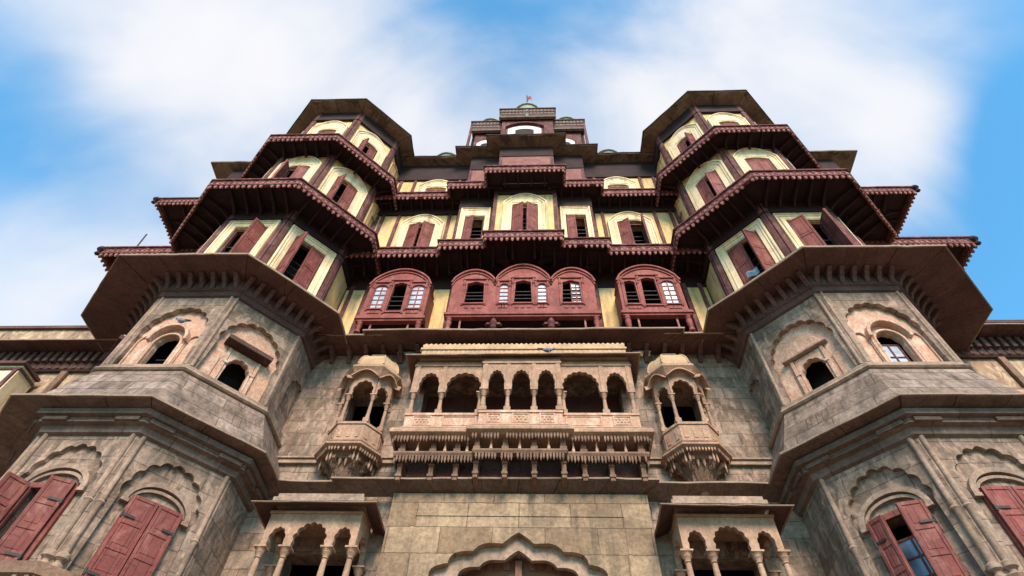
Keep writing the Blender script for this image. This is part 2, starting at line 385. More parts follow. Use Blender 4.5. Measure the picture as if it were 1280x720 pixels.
def column(parent, Mx, x, y, z0, z1, r=.055, mt='sand'):
    h = z1-z0
    mb = MB(Mx)
    mb.box(x-r*1.9, x+r*1.9, y-r*1.9, y+r*1.9, z0, z0+.10)
    prof = [(r*1.75, z0+.10), (r*1.75, z0+.13), (r*1.3, z0+.15), (r*1.5, z0+.18), (r*1.15, z0+.21), (r*1.22, z0+.4*h), (r*.92, z1-.2), (r*1.3, z1-.185), (r*.95, z1-.165),
            (r*1.2, z1-.13), (r*1.75, z1-.09), (r*1.45, z1-.075), (r*2.0, z1-.03)]
    mb.lathe(prof, x, y, 12)
    mb.box(x-r*2.1, x+r*2.1, y-r*2.1, y+r*2.1, z1-.03, z1)
    return mb.build('column', mt, parent, smooth=True)
def bracket_mesh(mb, d, h, w, ztop):
    """S-curved stone or timber bracket: back on the wall at y=0, reaching out to -d under ztop"""
    prof = [(0, ztop-h), (-.10*d, ztop-h*.98), (-.20*d, ztop-h*.80), (-.30*d, ztop-h*.62), (-.42*d, ztop-h*.52), (-.55*d, ztop-h*.46), (-.66*d, ztop-h*.33), (-.80*d, ztop-h*.27), (-d, ztop-h*.18), (-d, ztop), (0, ztop)]
    n = len(prof)
    mb.add([(x, p[0], p[1]) for x in (-w/2, w/2) for p in prof], [tuple(range(n)), tuple(range(2*n-1, n-1, -1))]+[(i, n+i, n+(i+1) % n, (i+1) % n) for i in range(n)])
def fringe(mb, chain, o, ztop, step, w=.05, h=.11, d=.04):
    """hanging hand-cut drop fringe under a moulding: lengths vary and a few drops are lost"""
    h0 = h
    for S in along(chain, o, step, .05):
        if random.random() < .045: continue
        h = h0*random.uniform(.82, 1.1); S = S @ Matrix.Rotation(random.uniform(-.06, .06), 4, 'Y') if False else S @ T(random.uniform(-.006, .006), 0, 0)
        mb.at(mb_base @ S) if False else mb.at(S)
        mb.add([(-w/2, -d/2, ztop), (w/2, -d/2, ztop), (w/2, d/2, ztop), (-w/2, d/2, ztop), (-w/2, -d/2, ztop-h*.6), (w/2, -d/2, ztop-h*.6), (w/2, d/2, ztop-h*.6), (-w/2, d/2, ztop-h*.6), (0, 0, ztop-h)],
               [(0, 1, 2, 3), (0, 4, 5, 1), (1, 5, 6, 2), (2, 6, 7, 3), (3, 7, 4, 0), (4, 8, 5), (5, 8, 6), (6, 8, 7), (7, 8, 4)])
def row(parent, name, mt, stations, fn, bevel=0):
    """one part per station, all sharing a mesh"""
    first = None
    for S in stations:
        if first is None:
            mb = MB(); fn(mb); o = first = mb.build(name, mt, parent, bevel=bevel)
        else:
            o = first.copy(); col.objects.link(o); o.parent = parent
        o.matrix_parent_inverse = I4
        o.matrix_basis = (parent.matrix_basis.inverted() if parent.parent is None else I4) @ S
    return first
def cornice(parent, chain, ov, zt, hgt=.46, fringe_step=.15, soffit=True):
    """timber balcony cornice: carved fascia with drop fringe, dark joisted soffit"""
    f = MB()
    f.sweep(chain, [(.02, zt+.07), (ov+.05, zt+.02), (ov+.05, zt-.035), (.02, zt-.035)], worn=.012)
    f.sweep(chain, [(ov-.06, zt-.037), (ov, zt-.037), (ov, zt-hgt*.60), (ov-.06, zt-hgt*.60)])
    f.sweep(chain, [(ov-.07, zt-hgt*.602), (ov+.025, zt-hgt*.602), (ov+.025, zt-hgt*.70), (ov-.07, zt-hgt*.70)])
    o = f.build('cornice', 'ribbon', parent, bevel=.005)
    g = MB(); fringe(g, chain, ov-.015, zt-hgt*.702, fringe_step, .075, hgt*.32, .05)
    for S in along(chain, ov, fringe_step, .05):
        g.at(S).box(-.035, .035, -.022, .0, zt-hgt*.56, zt-hgt*.36)
    g.build('drop_fringe', 'pendant', o)
    p = MB()
    for S in along(chain, ov, fringe_step*1.6, .1):
        p.at(S).box(-.05, .05, -.014, .0, zt-hgt*.27, zt-hgt*.15)
    p.build('carved_band', 'maroon', o)
    if soffit:
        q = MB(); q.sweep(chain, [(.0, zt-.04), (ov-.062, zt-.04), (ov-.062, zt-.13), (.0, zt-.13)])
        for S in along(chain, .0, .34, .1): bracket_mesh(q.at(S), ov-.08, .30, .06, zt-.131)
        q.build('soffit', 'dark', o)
    return o
def chhajja(parent, chain, ov, z_out, z_in, th=.055, mt='slab', edge='slab_top', inn=0.0):
    """sloping stone eave slab with a worn lip, its lit edge line put into a lighter colour"""
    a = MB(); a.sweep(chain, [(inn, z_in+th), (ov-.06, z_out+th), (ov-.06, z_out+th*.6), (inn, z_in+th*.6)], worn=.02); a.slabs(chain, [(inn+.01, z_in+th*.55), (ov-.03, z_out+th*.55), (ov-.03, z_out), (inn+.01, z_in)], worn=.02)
    o = a.build('eave', mt, parent, bevel=.006)
    b = MB(); b.sweep(chain, [(ov-.029, z_out+th-.004), (ov, z_out+th-.012), (ov, z_out+.004), (ov-.029, z_out+.004)], worn=.024)
    b.build('eave_lip', edge, o)
    return o

# ------------------------------------------------------------------ setting: ground
g = MB().add([(-900, -900, 0), (900, -900, 0), (900, 900, 0), (-900, 900, 0)], [(0, 1, 2, 3)]).build('ground', 'ground'); g['kind'] = 'structure'

# ================================================================== towers
CX, CY, A = 7.33, 9.72, 2.08
HW = A*math.tan(math.pi/8)
def tower(s, label):
    t = thing('octagonal_tower', label, 'tower', (s*CX, CY, 0), 'matching corner towers')
    Fm = lambda k: T(s*CX, CY, 0) @ RZ(-s*R(45*k)) @ T(0, -A, 0)   # k: 0 front, 1 inner diagonal, 2 inner side, -1 outer diagonal, -2 outer side
    def octo(a): return [(s*CX+a/math.cos(math.pi/8)*math.cos(R(22.5+45*i)), CY+a/math.cos(math.pi/8)*math.sin(R(22.5+45*i))) for i in range(8)]
    x0, x1 = CX-A, CX+A; hw = HW; yb = 11.2
    inner_outer = [(x0, 9.95), (x0, CY-hw), (CX-hw, CY-A), (CX+hw, CY-A), (x1, CY-hw), (x1, yb)]
    def chain(ext=0.0):
        c = [list(p) for p in inner_outer]
        for i in (3, 4, 5): c[i][0] += ext
        if s > 0: return [(p[0], p[1]) for p in c]
        return [(-p[0], p[1]) for p in reversed(c)]
    ch = chain()
    MB().prism(octo(1.45), .0, 24.0).build('interior', 'inside', t)  # solid core, its dark colour standing for unlit rooms
    # ---- lower stone stage
    wl = MB(); tr = MB()
    W2 = HW-.004
    for k in (-2, -1, 0, 1, 2):
        Mx = Fm(k); wl.at(Mx)
        if abs(k) == 2:
            wl.plate(rect(-W2, W2, 0, 8.5), [], 0, .30)
        else:
            wl.plate(rect(-W2, W2, 0, 8.5), [cusp(.66, 4.35, 6.92, 7.74, 9, .07)], 0, .09)
            wl.plate(rect(-W2+.05, W2-.05, 0, 8.5), [rect(-.36, .36, 4.5, 6.93)], .092, .42)
            tr.at(Mx)
            a = cusp(.47, 6.9, 6.9, 7.26, 1, 0, N=18); tr.strip(a, .085, .0, .091)
            a = cusp(.41, 6.92, 6.92, 7.17, 1, 0, N=18); tr.strip(a, .05, .03, .091)
            for e in (-1, 1):
                tr.box(e*.47-.03, e*.47+.09, -.005, .09, 6.84, 6.90) if e > 0 else tr.box(-.56, -.44, -.005, .09, 6.84, 6.90)
    for k in (-3, 3, 4): wl.at(Fm(k)).box(-W2, W2, 0, .3, 0, 8.5)
    wl.build('wall', 'stone', t)
    for k in (-1, 0, 1):                                              # corner shafts
        for e in (-1, 1):
            tr.at(Fm(k) @ T(e*(HW-.085), 0, 0))
            tr.lathe([(.055, 5.2), (.05, 6.62), (.075, 6.66), (.05, 6.70), (.06, 6.74), (.045, 6.8), (.045, 7.95), (.07, 8.0), (.07, 8.06)], 0, -.01, 10)
            for zz in (5.62, 5.78): tr.lathe([(.05, zz-.07), (.10, zz-.03), (.10, zz+.03), (.05, zz+.07)], 0, -.01, 10)
    tr.build('moulding', 'trim', t, smooth=True)
    # shutters of the lower stage
    st = {(-1, 0): (R(8), R(100), True), (-1, 1): (R(3), R(3), False), (1, 1): (R(12), R(18), True), (1, 0): (R(3), R(3), False), (-1, -1): (R(4), R(4), False), (1, -1): (R(4), R(4), False)}
    for k in (0, 1, -1):
        Mx = Fm(k); la, ra, op = st[(s, k)]
        fr = MB(Mx).plate(rect(-.43, .43, 4.42, 7.0), [rect(-.345, .345, 4.5, 6.90)], .03, .091).build('window', 'shutter', t, bevel=.008)
        if (s, k) == (-1, 0):
            shutter_leaf(fr, Mx, -.37, .36, 4.52, 6.95, R(120), .0, rows=6, label='red shutter folded wide open')
            shutter_leaf(fr, Mx, .37, -.36, 4.52, 6.98, R(28), .0, rows=6)
            grille(fr, Mx, -.34, .34, 4.6, 6.8, .3, 6)
        elif (s, k) == (1, 1):
            shutter_leaf(fr, Mx, -.43, .30, 4.5, 6.93, R(20), -.005, rows=6)
            shutter_leaf(fr, Mx, .45, -.37, 4.5, 6.96, R(28), -.005, rows=6)
            glazing(fr, Mx, -.34, .34, 4.6, 6.62, .2, 2, 7, 'bluglass', 'shutter')
        else:
            shutter_leaf(fr, Mx, -.42, .415, 4.45, 6.98, la, .0, rows=6)
            shutter_leaf(fr, Mx, .42, -.415, 4.45, 6.98, ra, .0, rows=6)
    # balcony under the lower windows
    b = MB(); b.sweep(ch, [(0, 5.55), (.34, 5.52), (.34, 5.36), (.22, 5.30), (.12, 5.05), (0, 4.98)]); fringe(b, ch, .3, 5.34, .16, .06, .12)
    b.M = I4.copy(); b.build('string_course', 'sand_dark', t)
    # ---- eave and battered ledge between the stone stages
    cx2 = chain(.35)
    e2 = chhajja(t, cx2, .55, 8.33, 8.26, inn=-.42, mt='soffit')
    lb = MB(); lb.sweep(ch, [(0, 9.46), (.03, 9.46), (.44, 8.42), (0, 8.40)], worn=.012); lb.build('battered_ledge', 'ledge', t)
    lm = MB(); lm.sweep(ch, [(0, 9.56), (.07, 9.55), (.10, 9.50), (.07, 9.47), (.04, 9.462), (0, 9.462)]); lm.sweep(ch, [(0, 9.66), (.04, 9.64), (.04, 9.562), (0, 9.562)])
    lm.build('ledge_moulding', 'trim', t)
    br = MB()
    br.sweep(ch, [(0, 8.27), (.30, 8.27), (.30, 8.16), (.20, 8.15), (.20, 8.06), (.10, 8.04), (.07, 7.93), (0, 7.90)])
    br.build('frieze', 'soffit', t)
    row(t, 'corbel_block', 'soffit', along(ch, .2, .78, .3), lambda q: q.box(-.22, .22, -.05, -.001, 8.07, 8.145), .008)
    # ---- middle stone stage with pink niches
    wm = MB(); nm = {}
    for k in (-2, -1, 0, 1, 2):
        Mx = Fm(k); wm.at(Mx)
        if abs(k) == 2:
            wm.plate(rect(-W2, W2, 9.4, 12.5), [cusp(.50, 9.8, 10.5, 11.15, 7, .08)], 0, .06); wm.box(-W2, W2, .062, .3, 9.4, 12.5)
        else: wm.plate(rect(-W2, W2, 9.4, 12.5), [cusp(.71, 9.58, 10.62, 11.50, 9, .06)], 0, .13)
    for k in (-3, 3, 4): wm.at(Fm(k)).box(-W2, W2, 0, .3, 9.4, 12.5)
    wm.build('wall', 'stone', t)
    for k in (-1, 0, 1):
        Mx = Fm(k); nb = MB(Mx)
        opening = cusp(.25 if k else .27, 9.66, 10.16 if k else 10.32, 10.47 if k else 10.66, 5, .07)
        nb.plate(rect(-.76, .76, 9.45, 11.6), [opening], .132, .24)
        n_ = nb.build('niche', 'pink', t)
        if k:     # frame and straight hood
            q = MB(Mx)
            for e in (-1, 1):
                q.box(e*.33-.035, e*.33+.035, .07, .131, 9.62, 10.62)
                q.box(e*.31-.05, e*.31+.05, .055, .131, 9.62, 9.72); q.box(e*.31-.05, e*.31+.05, .055, .131, 10.2, 10.26)
                q.box(e*.56-.13, e*.56+.13, .105, .131, 9.6, 10.32)
            q.plate(rect(-.29, .29, 9.62, 10.62), [cusp(.255, 9.66, 10.16, 10.48, 5, .07)], .10, .131)
            q.box(-.40, .40, .04, .131, 9.56, 9.63)
            q.build('jamb', 'pink', n_, bevel=.008)
            h = MB(Mx)
            if s < 0: h.box(-.52, .50, -.14, .13, 10.66, 10.78)
            else: h.box(-.49, .49, .0, .13, 10.64, 10.70)
            h = h.build('hood', 'slab' if s < 0 else 'trim', n_, bevel=.01)
            hh = MB(Mx)
            if s < 0: hh.box(-.50, .48, -.10, .13, 10.782, 10.83)
            else: hh.plate([(-.42, 10.72), (-.30, 10.95), (0, 11.12), (.30, 10.95), (.42, 10.72)], [], .07, .131)
            hh.build('hood_top', 'pink', n_, bevel=.01)
        else:     # round-arched hood with side panels
            q = MB(Mx); a = cusp(.36, 10.42, 10.42, 10.86, 1, 0, N=20); q.strip(a, .07, -.03, .131)
            q.strip(cusp(.27, 9.7, 10.35, 10.66, 1, 0, N=16), .05, .06, .131)
            for e in (-1, 1):
                q.strip(cusp(.12, 9.74, 10.44, 10.62, 1, 0, x=e*.53, N=10), .035, .09, .131)
                q.box(e*.36-.035, e*.36+.035, .06, .131, 9.66, 10.42)
            q.box(-.72, .72, .03, .131, 9.58, 9.66)
            q.build('arched_hood', 'pink', n_, bevel=.008)
            if s > 0: glazing(n_, Mx, -.20, .20, 9.72, 10.42, .26, 2, 2, 'glass', 'maroon')
            else: grille(n_, Mx, -.2, .2, 9.75, 10.3, .35, 2)
    for k in (-1, 0, 1):
        for e in (-1, 1): MB(Fm(k) @ T(e*(HW-.06), 0, 0)).lathe([(.035, 9.66), (.035, 11.9)], 0, -.005, 8).build('corner_shaft', 'trim', t, smooth=True)
    # ---- great eave over the stone stages
    chhajja(t, chain(.55), .87, 12.33, 12.40, th=.07, inn=-.6)
    fz = MB(); fz.sweep(ch, [(0, 12.40), (.11, 12.40), (.11, 12.02), (.06, 12.0), (.06, 11.86), (0, 11.84)]); fz.build('frieze', 'slab', t)
    row(t, 'bracket', 'slab', along(ch, .1, .24, .10), lambda q: bracket_mesh(q, .30, .30, .10, 12.345), .006)
    # ---- timber stages
    def stage(z0, z1, zfr):
        pl = MB(); po = MB()
        return pl, po
    TW = {
     # s, stage, k: (left angle, present), (right angle, present)
     (-1, 1, 0): ((R(40), 0), (R(62), 1)), (-1, 1, 1): ((R(75), 1), (R(14), 1)),
     (1, 1, 0): ((R(35), 1), (R(85), 1)), (1, 1, 1): ((R(8), 1), (R(60), 1)),
     (-1, 2, 0): ((R(80), 1), (R(20), 1)), (-1, 2, 1): ((R(70), 1), (R(8), 1)),
     (1, 2, 0): ((R(4), 1), (R(4), 1)), (1, 2, 1): ((R(18), 1), (R(40), 1)),
     (-1, 3, 0): ((R(3), 1), (R(3), 1)), (-1, 3, 1): ((R(70), 1), (R(6), 1)),
     (1, 3, 0): ((R(3), 1), (R(3), 1)), (1, 3, 1): ((R(10), 1), (R(65), 1)),
    }
    def mir(v):
        return v
    specs = {1: (12.42, 16.0, 15.42, .70, 15.3, .46, 15.0), 2: (16.08, 20.0, 19.85, .70, 19.72, .39, 19.0), 3: (20.05, 24.02, 23.25, .68, 23.08, .34, 22.25)}
    for sg, (z0, z1, zf, W, zt, w_, zo) in specs.items():
        pl = MB(); po = MB(); hb = MB()
        for k in (-2, -1, 0, 1, 2):
            Mx = Fm(k); pl.at(Mx)
            hole = [rect(-w_-.02, w_+.02, z0+.08, zo-.02)] if abs(k) < 2 else []
            pl.plate(rect(-W2, W2, z0, z1), hole, .03, .2)
            po.at(Mx)
            for e in (-1, 1): MB(Mx).box(e*(HW-.062)-.066, e*(HW-.062)+.062, -.055, .05, z0+.004, z1-.01).build('corner_post', 'maroon', t, bevel=.008)
            hb.at(Mx).box(-HW-.01, HW+.01, -.05, .04, zf, z1-.012); hb.box(-HW-.02, HW+.02, -.075, .04, zf-.05, zf-.002)
        for k in (-3, 3, 4): pl.at(Fm(k)).box(-W2, W2, 0, .2, z0, z1)
        pl.build('wall', 'yellow', t); hb.build('head_beam', 'dark', t)  # beam band coloured near-black for the shade under the eaves
        for k in (-1, 0, 1):
            l, r = TW.get((s, sg, k), ((R(20), 1), (R(20), 1)))
            kind = 'rect' if sg == 1 else 'arch'
            Wd = timber_window(t, Fm(k) @ T(0, .03, 0), W, z0+.06, zt-.62 if kind == 'arch' else zt, zt, w_, zo, kind, l, r)
        for k in (-2, 2):
            if sg > 1:
                mb = MB(Fm(k) @ T(0, .03, 0)); out = seg_arch(.66, z0+.06, zt-.6, zt-.05); mb.plate(out, [seg_arch(.36, z0+.12, zo-.2, zo-.05)], -.07, 0); mb.strip(out, -.05, -.10, -.068)
                mb.build('blind_window', 'yellow', t, bevel=.008)
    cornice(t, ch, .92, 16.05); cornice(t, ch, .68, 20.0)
    o = MB(); o.sweep(ch, [(0, 24.34), (.53, 24.12), (.53, 24.07), (.02, 24.09)], worn=.03); o.slabs(ch, [(.0, 24.085), (.55, 24.065), (.55, 24.0), (.02, 24.02)], worn=.03, size=.7); o.build('roof_eave', 'olive', t, bevel=.006)
    lp = MB(); lp.sweep(ch, [(.47, 24.16), (.585, 24.11), (.585, 24.03), (.552, 24.03), (.552, 24.09), (.47, 24.13)], worn=.03); lp.build('eave_lip', 'dark', t)
    MB().prism(octo(A-.02), 24.02, 24.6).build('roof', 'olive', t)
    return t, Fm
TL, FL = tower(-1, 'left corner tower with a brown plank hood projecting over one of its pink niches')
TR, FR = tower(1, 'right corner tower with pale window panes in a pink niche and blue-grey panes below')

# ================================================================== central block
B = thing('palace_block', 'tall central palace block of stone below and maroon timber above, between the two corner towers', 'palace', (0, 10.4, 0))
# ---- stone wall
w = MB()
bal = rect(-2.3, 2.3, 9.3, 11.3)
galL, galR = rect(-4.2, -2.75, 4.9, 7.1), rect(2.75, 4.2, 4.9, 7.1)
orL, orR = rect(-3.98, -3.10, 9.2, 11.0), rect(3.10, 3.98, 9.2, 11.0)
w.plate(rect(-5.6, 5.6, 0, 12.6), [bal, galL, galR, orL, orR, cusp(1.5, .1, 6.1, 7.15, 1, 0)], 9.9, 10.3)
w.build('wall', 'stone', B)
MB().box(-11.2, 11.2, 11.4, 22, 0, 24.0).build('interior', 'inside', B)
fl = MB()
for z in (4.7, 8.4, 12.3): fl.box(-5.2, 5.2, 10.302, 11.398, z, z+.2)
fl.build('floor_slab', 'sand_dark', B)
# string course on the stone wall
for a, b in ((-5.3, -2.5), (2.5, 5.3)): MB().box(a, b, 9.82, 9.899, 9.02, 9.12).box(a, b, 9.78, 9.899, 9.12, 9.16).build('string_course', 'trim', B)
# ---- gate: stone frontispiece with layered cusped arch
gw = MB()
a0 = cusp(1.72, 0.05, 6.2, 7.26, 9, .075, point=.15)
gw.plate(rect(-2.42, 2.42, 0, 8.2), [a0], 9.66, 9.80)
gateo = gw.build('gate_wall', 'gate', B)
gi = MB(); gi.plate(rect(-2.0, 2.0, .02, 7.7), [cusp(1.48, 0.06, 6.12, 7.02, 9, .075, point=.13)], 9.802, 9.90); gi.build('inner_arch', 'trim', gateo)
gm = MB()
for e in (-1, 1): gm.box(e*1.95-.03, e*1.95+.03, 9.645, 9.659, 4.2, 7.72)
gm.box(-1.98, 1.98, 9.645, 9.659, 7.722, 7.77); gm.build('panel_moulding', 'gate', gateo)
dr = MB(); dr.box(-1.6, -.03, 10.15, 10.23, .1, 7.2); dr.box(.03, 1.6, 10.15, 10.23, .1, 7.2)
for e in (-1, 1):
    for k in range(9):
        zc = 1.0+k*.72; dr.box(e*.68-.55, e*.68+.55, 10.12, 10.15, zc, zc+.08)
        for j in range(4): dr.lathe([(.06, 0), (.0, .01)], 0, 0, 6) if False else dr.box(e*.68-.5+j*.3, e*.68-.38+j*.3, 10.115, 10.15, zc+.2, zc+.5)
door = dr.build('gate_door', 'door', gateo, bevel=.008)
dp = MB(); dp.box(-.06, .06, 10.05, 10.149, .1, 7.1); dp.box(-.075, .075, 10.03, 10.10, 6.6, 6.8); dp.build('door_post', 'door', gateo)
dv = MB()
for e in (-1, 1):
    dv.strip(cusp(.58, 6.2, 6.2, 6.72, 3, .2, x=e*.68), .05, 10.06, 10.11)
dv.build('door_carving', 'door', gateo)
# ---- first stone eave over the gate
chA = [(-5.4, 9.9), (-3.24, 9.9), (-3.24, 9.8), (2.26, 9.8), (2.26, 9.9), (5.4, 9.9)]
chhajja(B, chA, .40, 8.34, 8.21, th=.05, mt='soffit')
# ---- stone balcony
by, bc_ = 9.22, 9.13        # wings and advanced centre
chB = [(-2.42, 9.9), (-2.42, by), (-.86, by), (-.86, bc_), (.88, bc_), (.88, by), (2.46, by), (2.46, 9.9)]
cols = [-2.36, -1.74, -.80, -.28, .29, .83, 1.80, 2.40]
f = MB(); f.sweep(chB, [(-.6, 9.42), (.06, 9.42), (.11, 9.37), (.08, 9.33), (.17, 9.30), (.20, 9.24), (.20, 9.18), (.08, 9.14), (-.6, 9.14)])
balc = f.build('stone_balcony', 'sand', B, bevel=.006)
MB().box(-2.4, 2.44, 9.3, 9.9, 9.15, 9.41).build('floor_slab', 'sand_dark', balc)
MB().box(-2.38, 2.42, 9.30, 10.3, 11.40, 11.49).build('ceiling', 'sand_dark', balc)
rl = MB()
for a, b, y in ((-2.42, -.86, by), (.88, 2.46, by), (-.86, .88, bc_)):
    rl.box(a, b, y, y+.07, 9.422, 9.76); rl.box(a-.012, b+.012, y-.025, y+.09, 9.762, 9.82); rl.box(a-.006, b+.006, y-.02, y+.08, 9.44, 9.475)
for x in (-2.42, 2.39): rl.box(x, x+.07, by+.072, 9.89, 9.422, 9.76)
for i, (a, b) in enumerate(zip(cols, cols[1:])):
    y = bc_ if 2 <= i <= 4 else by
    rl.plate(rect(a+.11, b-.11, 9.49, 9.745), [rect(a+.14, b-.14, 9.51, 9.725)], y-.018, y-.001)
    n = max(3, int((b-a-.28)/.075))
    if i in (0, 2, 3, 4, 6):
        for k in range(n):
            for kk in range(3):
                xx = a+.16+(b-a-.32)*(k+.5*(kk % 2)+.25)/n; rl.box(xx-.022, xx+.022, y-.015, y-.001, 9.525+kk*.062, 9.565+kk*.062)
rl.build('railing', 'pink', balc)
for i, x in enumerate(cols):
    y = bc_ if 2 <= i <= 5 else by
    column(balc, I4, x, y+.05, 9.822, 10.44, .038 if i not in (2, 5) else .046)
    if i in (2, 5): column(balc, I4, x+(-.09 if i == 2 else .09), by+.05, 9.822, 10.44, .038)
ar = MB()
for seg, y, (xa, xb) in (((0, 1), by, (-2.44, -.86)), ((2, 3, 4), bc_, (-.87, .89)), ((5, 6), by, (.88, 2.48))):
    top = 11.40
    pts = []
    for i in seg:
        a, b = cols[i]+.075, cols[i+1]-.075; c_, hw_ = (a+b)/2, (b-a)/2
        pts += cusp(hw_, 10.44, 10.60, 11.05 if hw_ < .4 else 11.08, 7 if hw_ < .4 else 9, .07, x=c_)
    out = [(xa, 10.441)]+[(p[0], p[1]+.001) for p in pts]+[(xb, 10.441), (xb, top), (xa, top)]
    ar.plate(out, [], y+.01, y+.11)
    ar.box(xa-.02, xb+.02, y-.02, y+.12, top-.16, top-.10)
    for i in seg+(seg[-1]+1,):
        ar.box(cols[i]-.045, cols[i]+.045, y-.008, y+.009, 10.46, 11.24)
for x in (-2.43, 2.41): ar.box(x, x+.06, by+.112, 9.89, 11.05, 11.4)
ar.build('arcade', 'sand', balc)
chC = [(-2.44, 9.9), (-2.44, by), (2.48, by), (2.48, 9.9)]
ce = chhajja(balc, chC, .24, 11.40, 11.52, th=.04, mt='sand_dark')
ce.name = 'balcony_eave'
pr = MB(); pr.box(-2.38, 2.44, by+.0, by+.12, 11.50, 12.0); pr.box(-2.41, 2.47, by-.035, by+.13, 11.80, 11.86)
xx = -2.36
while xx < 2.4:
    pr.add([(xx, by+.0, 12.0), (xx+.10, by+.0, 12.0), (xx+.10, by+.1, 12.0), (xx, by+.1, 12.0), (xx+.05, by+.05, 12.10)], [(0, 1, 4), (1, 2, 4), (2, 3, 4), (3, 0, 4), (0, 3, 2, 1)])
    pr.box(xx+.02, xx+.08, by-.02, by, 11.6, 11.76); xx += .115
parapet = pr.build('parapet', 'cream', balc)
parapet.data.materials[0] = M['pink2'] = mat('buff_parapet_stone', (.62, .43, .25), (.46, .30, .18), 3, bump=.4, fine=30, stainamt=.4, stain=(.2, .11, .06))
# brackets and fringes below
un = MB()
xs = [-2.34, -1.72, -1.24, -.84, -.28, .29, .86, 1.26, 1.78, 2.38]
for x in xs:
    dd = .64 if abs(x) > .87 else .73
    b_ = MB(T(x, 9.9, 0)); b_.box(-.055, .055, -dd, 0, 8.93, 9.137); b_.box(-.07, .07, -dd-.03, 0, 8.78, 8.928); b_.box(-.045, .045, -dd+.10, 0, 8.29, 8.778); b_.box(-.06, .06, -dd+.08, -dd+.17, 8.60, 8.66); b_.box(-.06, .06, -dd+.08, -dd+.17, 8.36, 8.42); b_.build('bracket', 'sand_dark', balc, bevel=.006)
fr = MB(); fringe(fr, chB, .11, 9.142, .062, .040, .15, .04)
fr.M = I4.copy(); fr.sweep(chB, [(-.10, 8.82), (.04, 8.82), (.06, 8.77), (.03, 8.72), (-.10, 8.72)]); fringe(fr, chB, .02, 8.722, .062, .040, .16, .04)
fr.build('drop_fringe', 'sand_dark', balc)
for a, b in zip(xs, xs[1:]):
    pd = MB()
    x = (a+b)/2; y = (bc_ if abs(x) < .85 else by)+.05
    pd.lathe([(.012, 9.13), (.02, 9.06), (.014, 9.02), (.032, 8.90), (.036, 8.85), (.02, 8.80), (.0, 8.78)], x, y-.02, 8)
    pd.build('pendant', 'pink', balc, smooth=True)
MB().box(-2.40, 2.44, 9.72, 9.899, 8.30, 9.13).build('corbel_course', 'slab', balc)  # dark slab colour carries the shade between the brackets
# inner back wall of the balcony room with arched doorway
bw = MB(); bw.plate(rect(-2.4, 2.4, 9.2, 11.38), [cusp(.32, 9.3, 10.3, 10.7, 7, .08, x=-1.25), cusp(.3, 9.3, 10.3, 10.7, 7, .08), cusp(.32, 9.3, 10.3, 10.7, 7, .08, x=1.3)], 10.31, 10.45); bw.build('room_wall', 'slab', balc)  # darker stone chosen to paint the dimness of the room
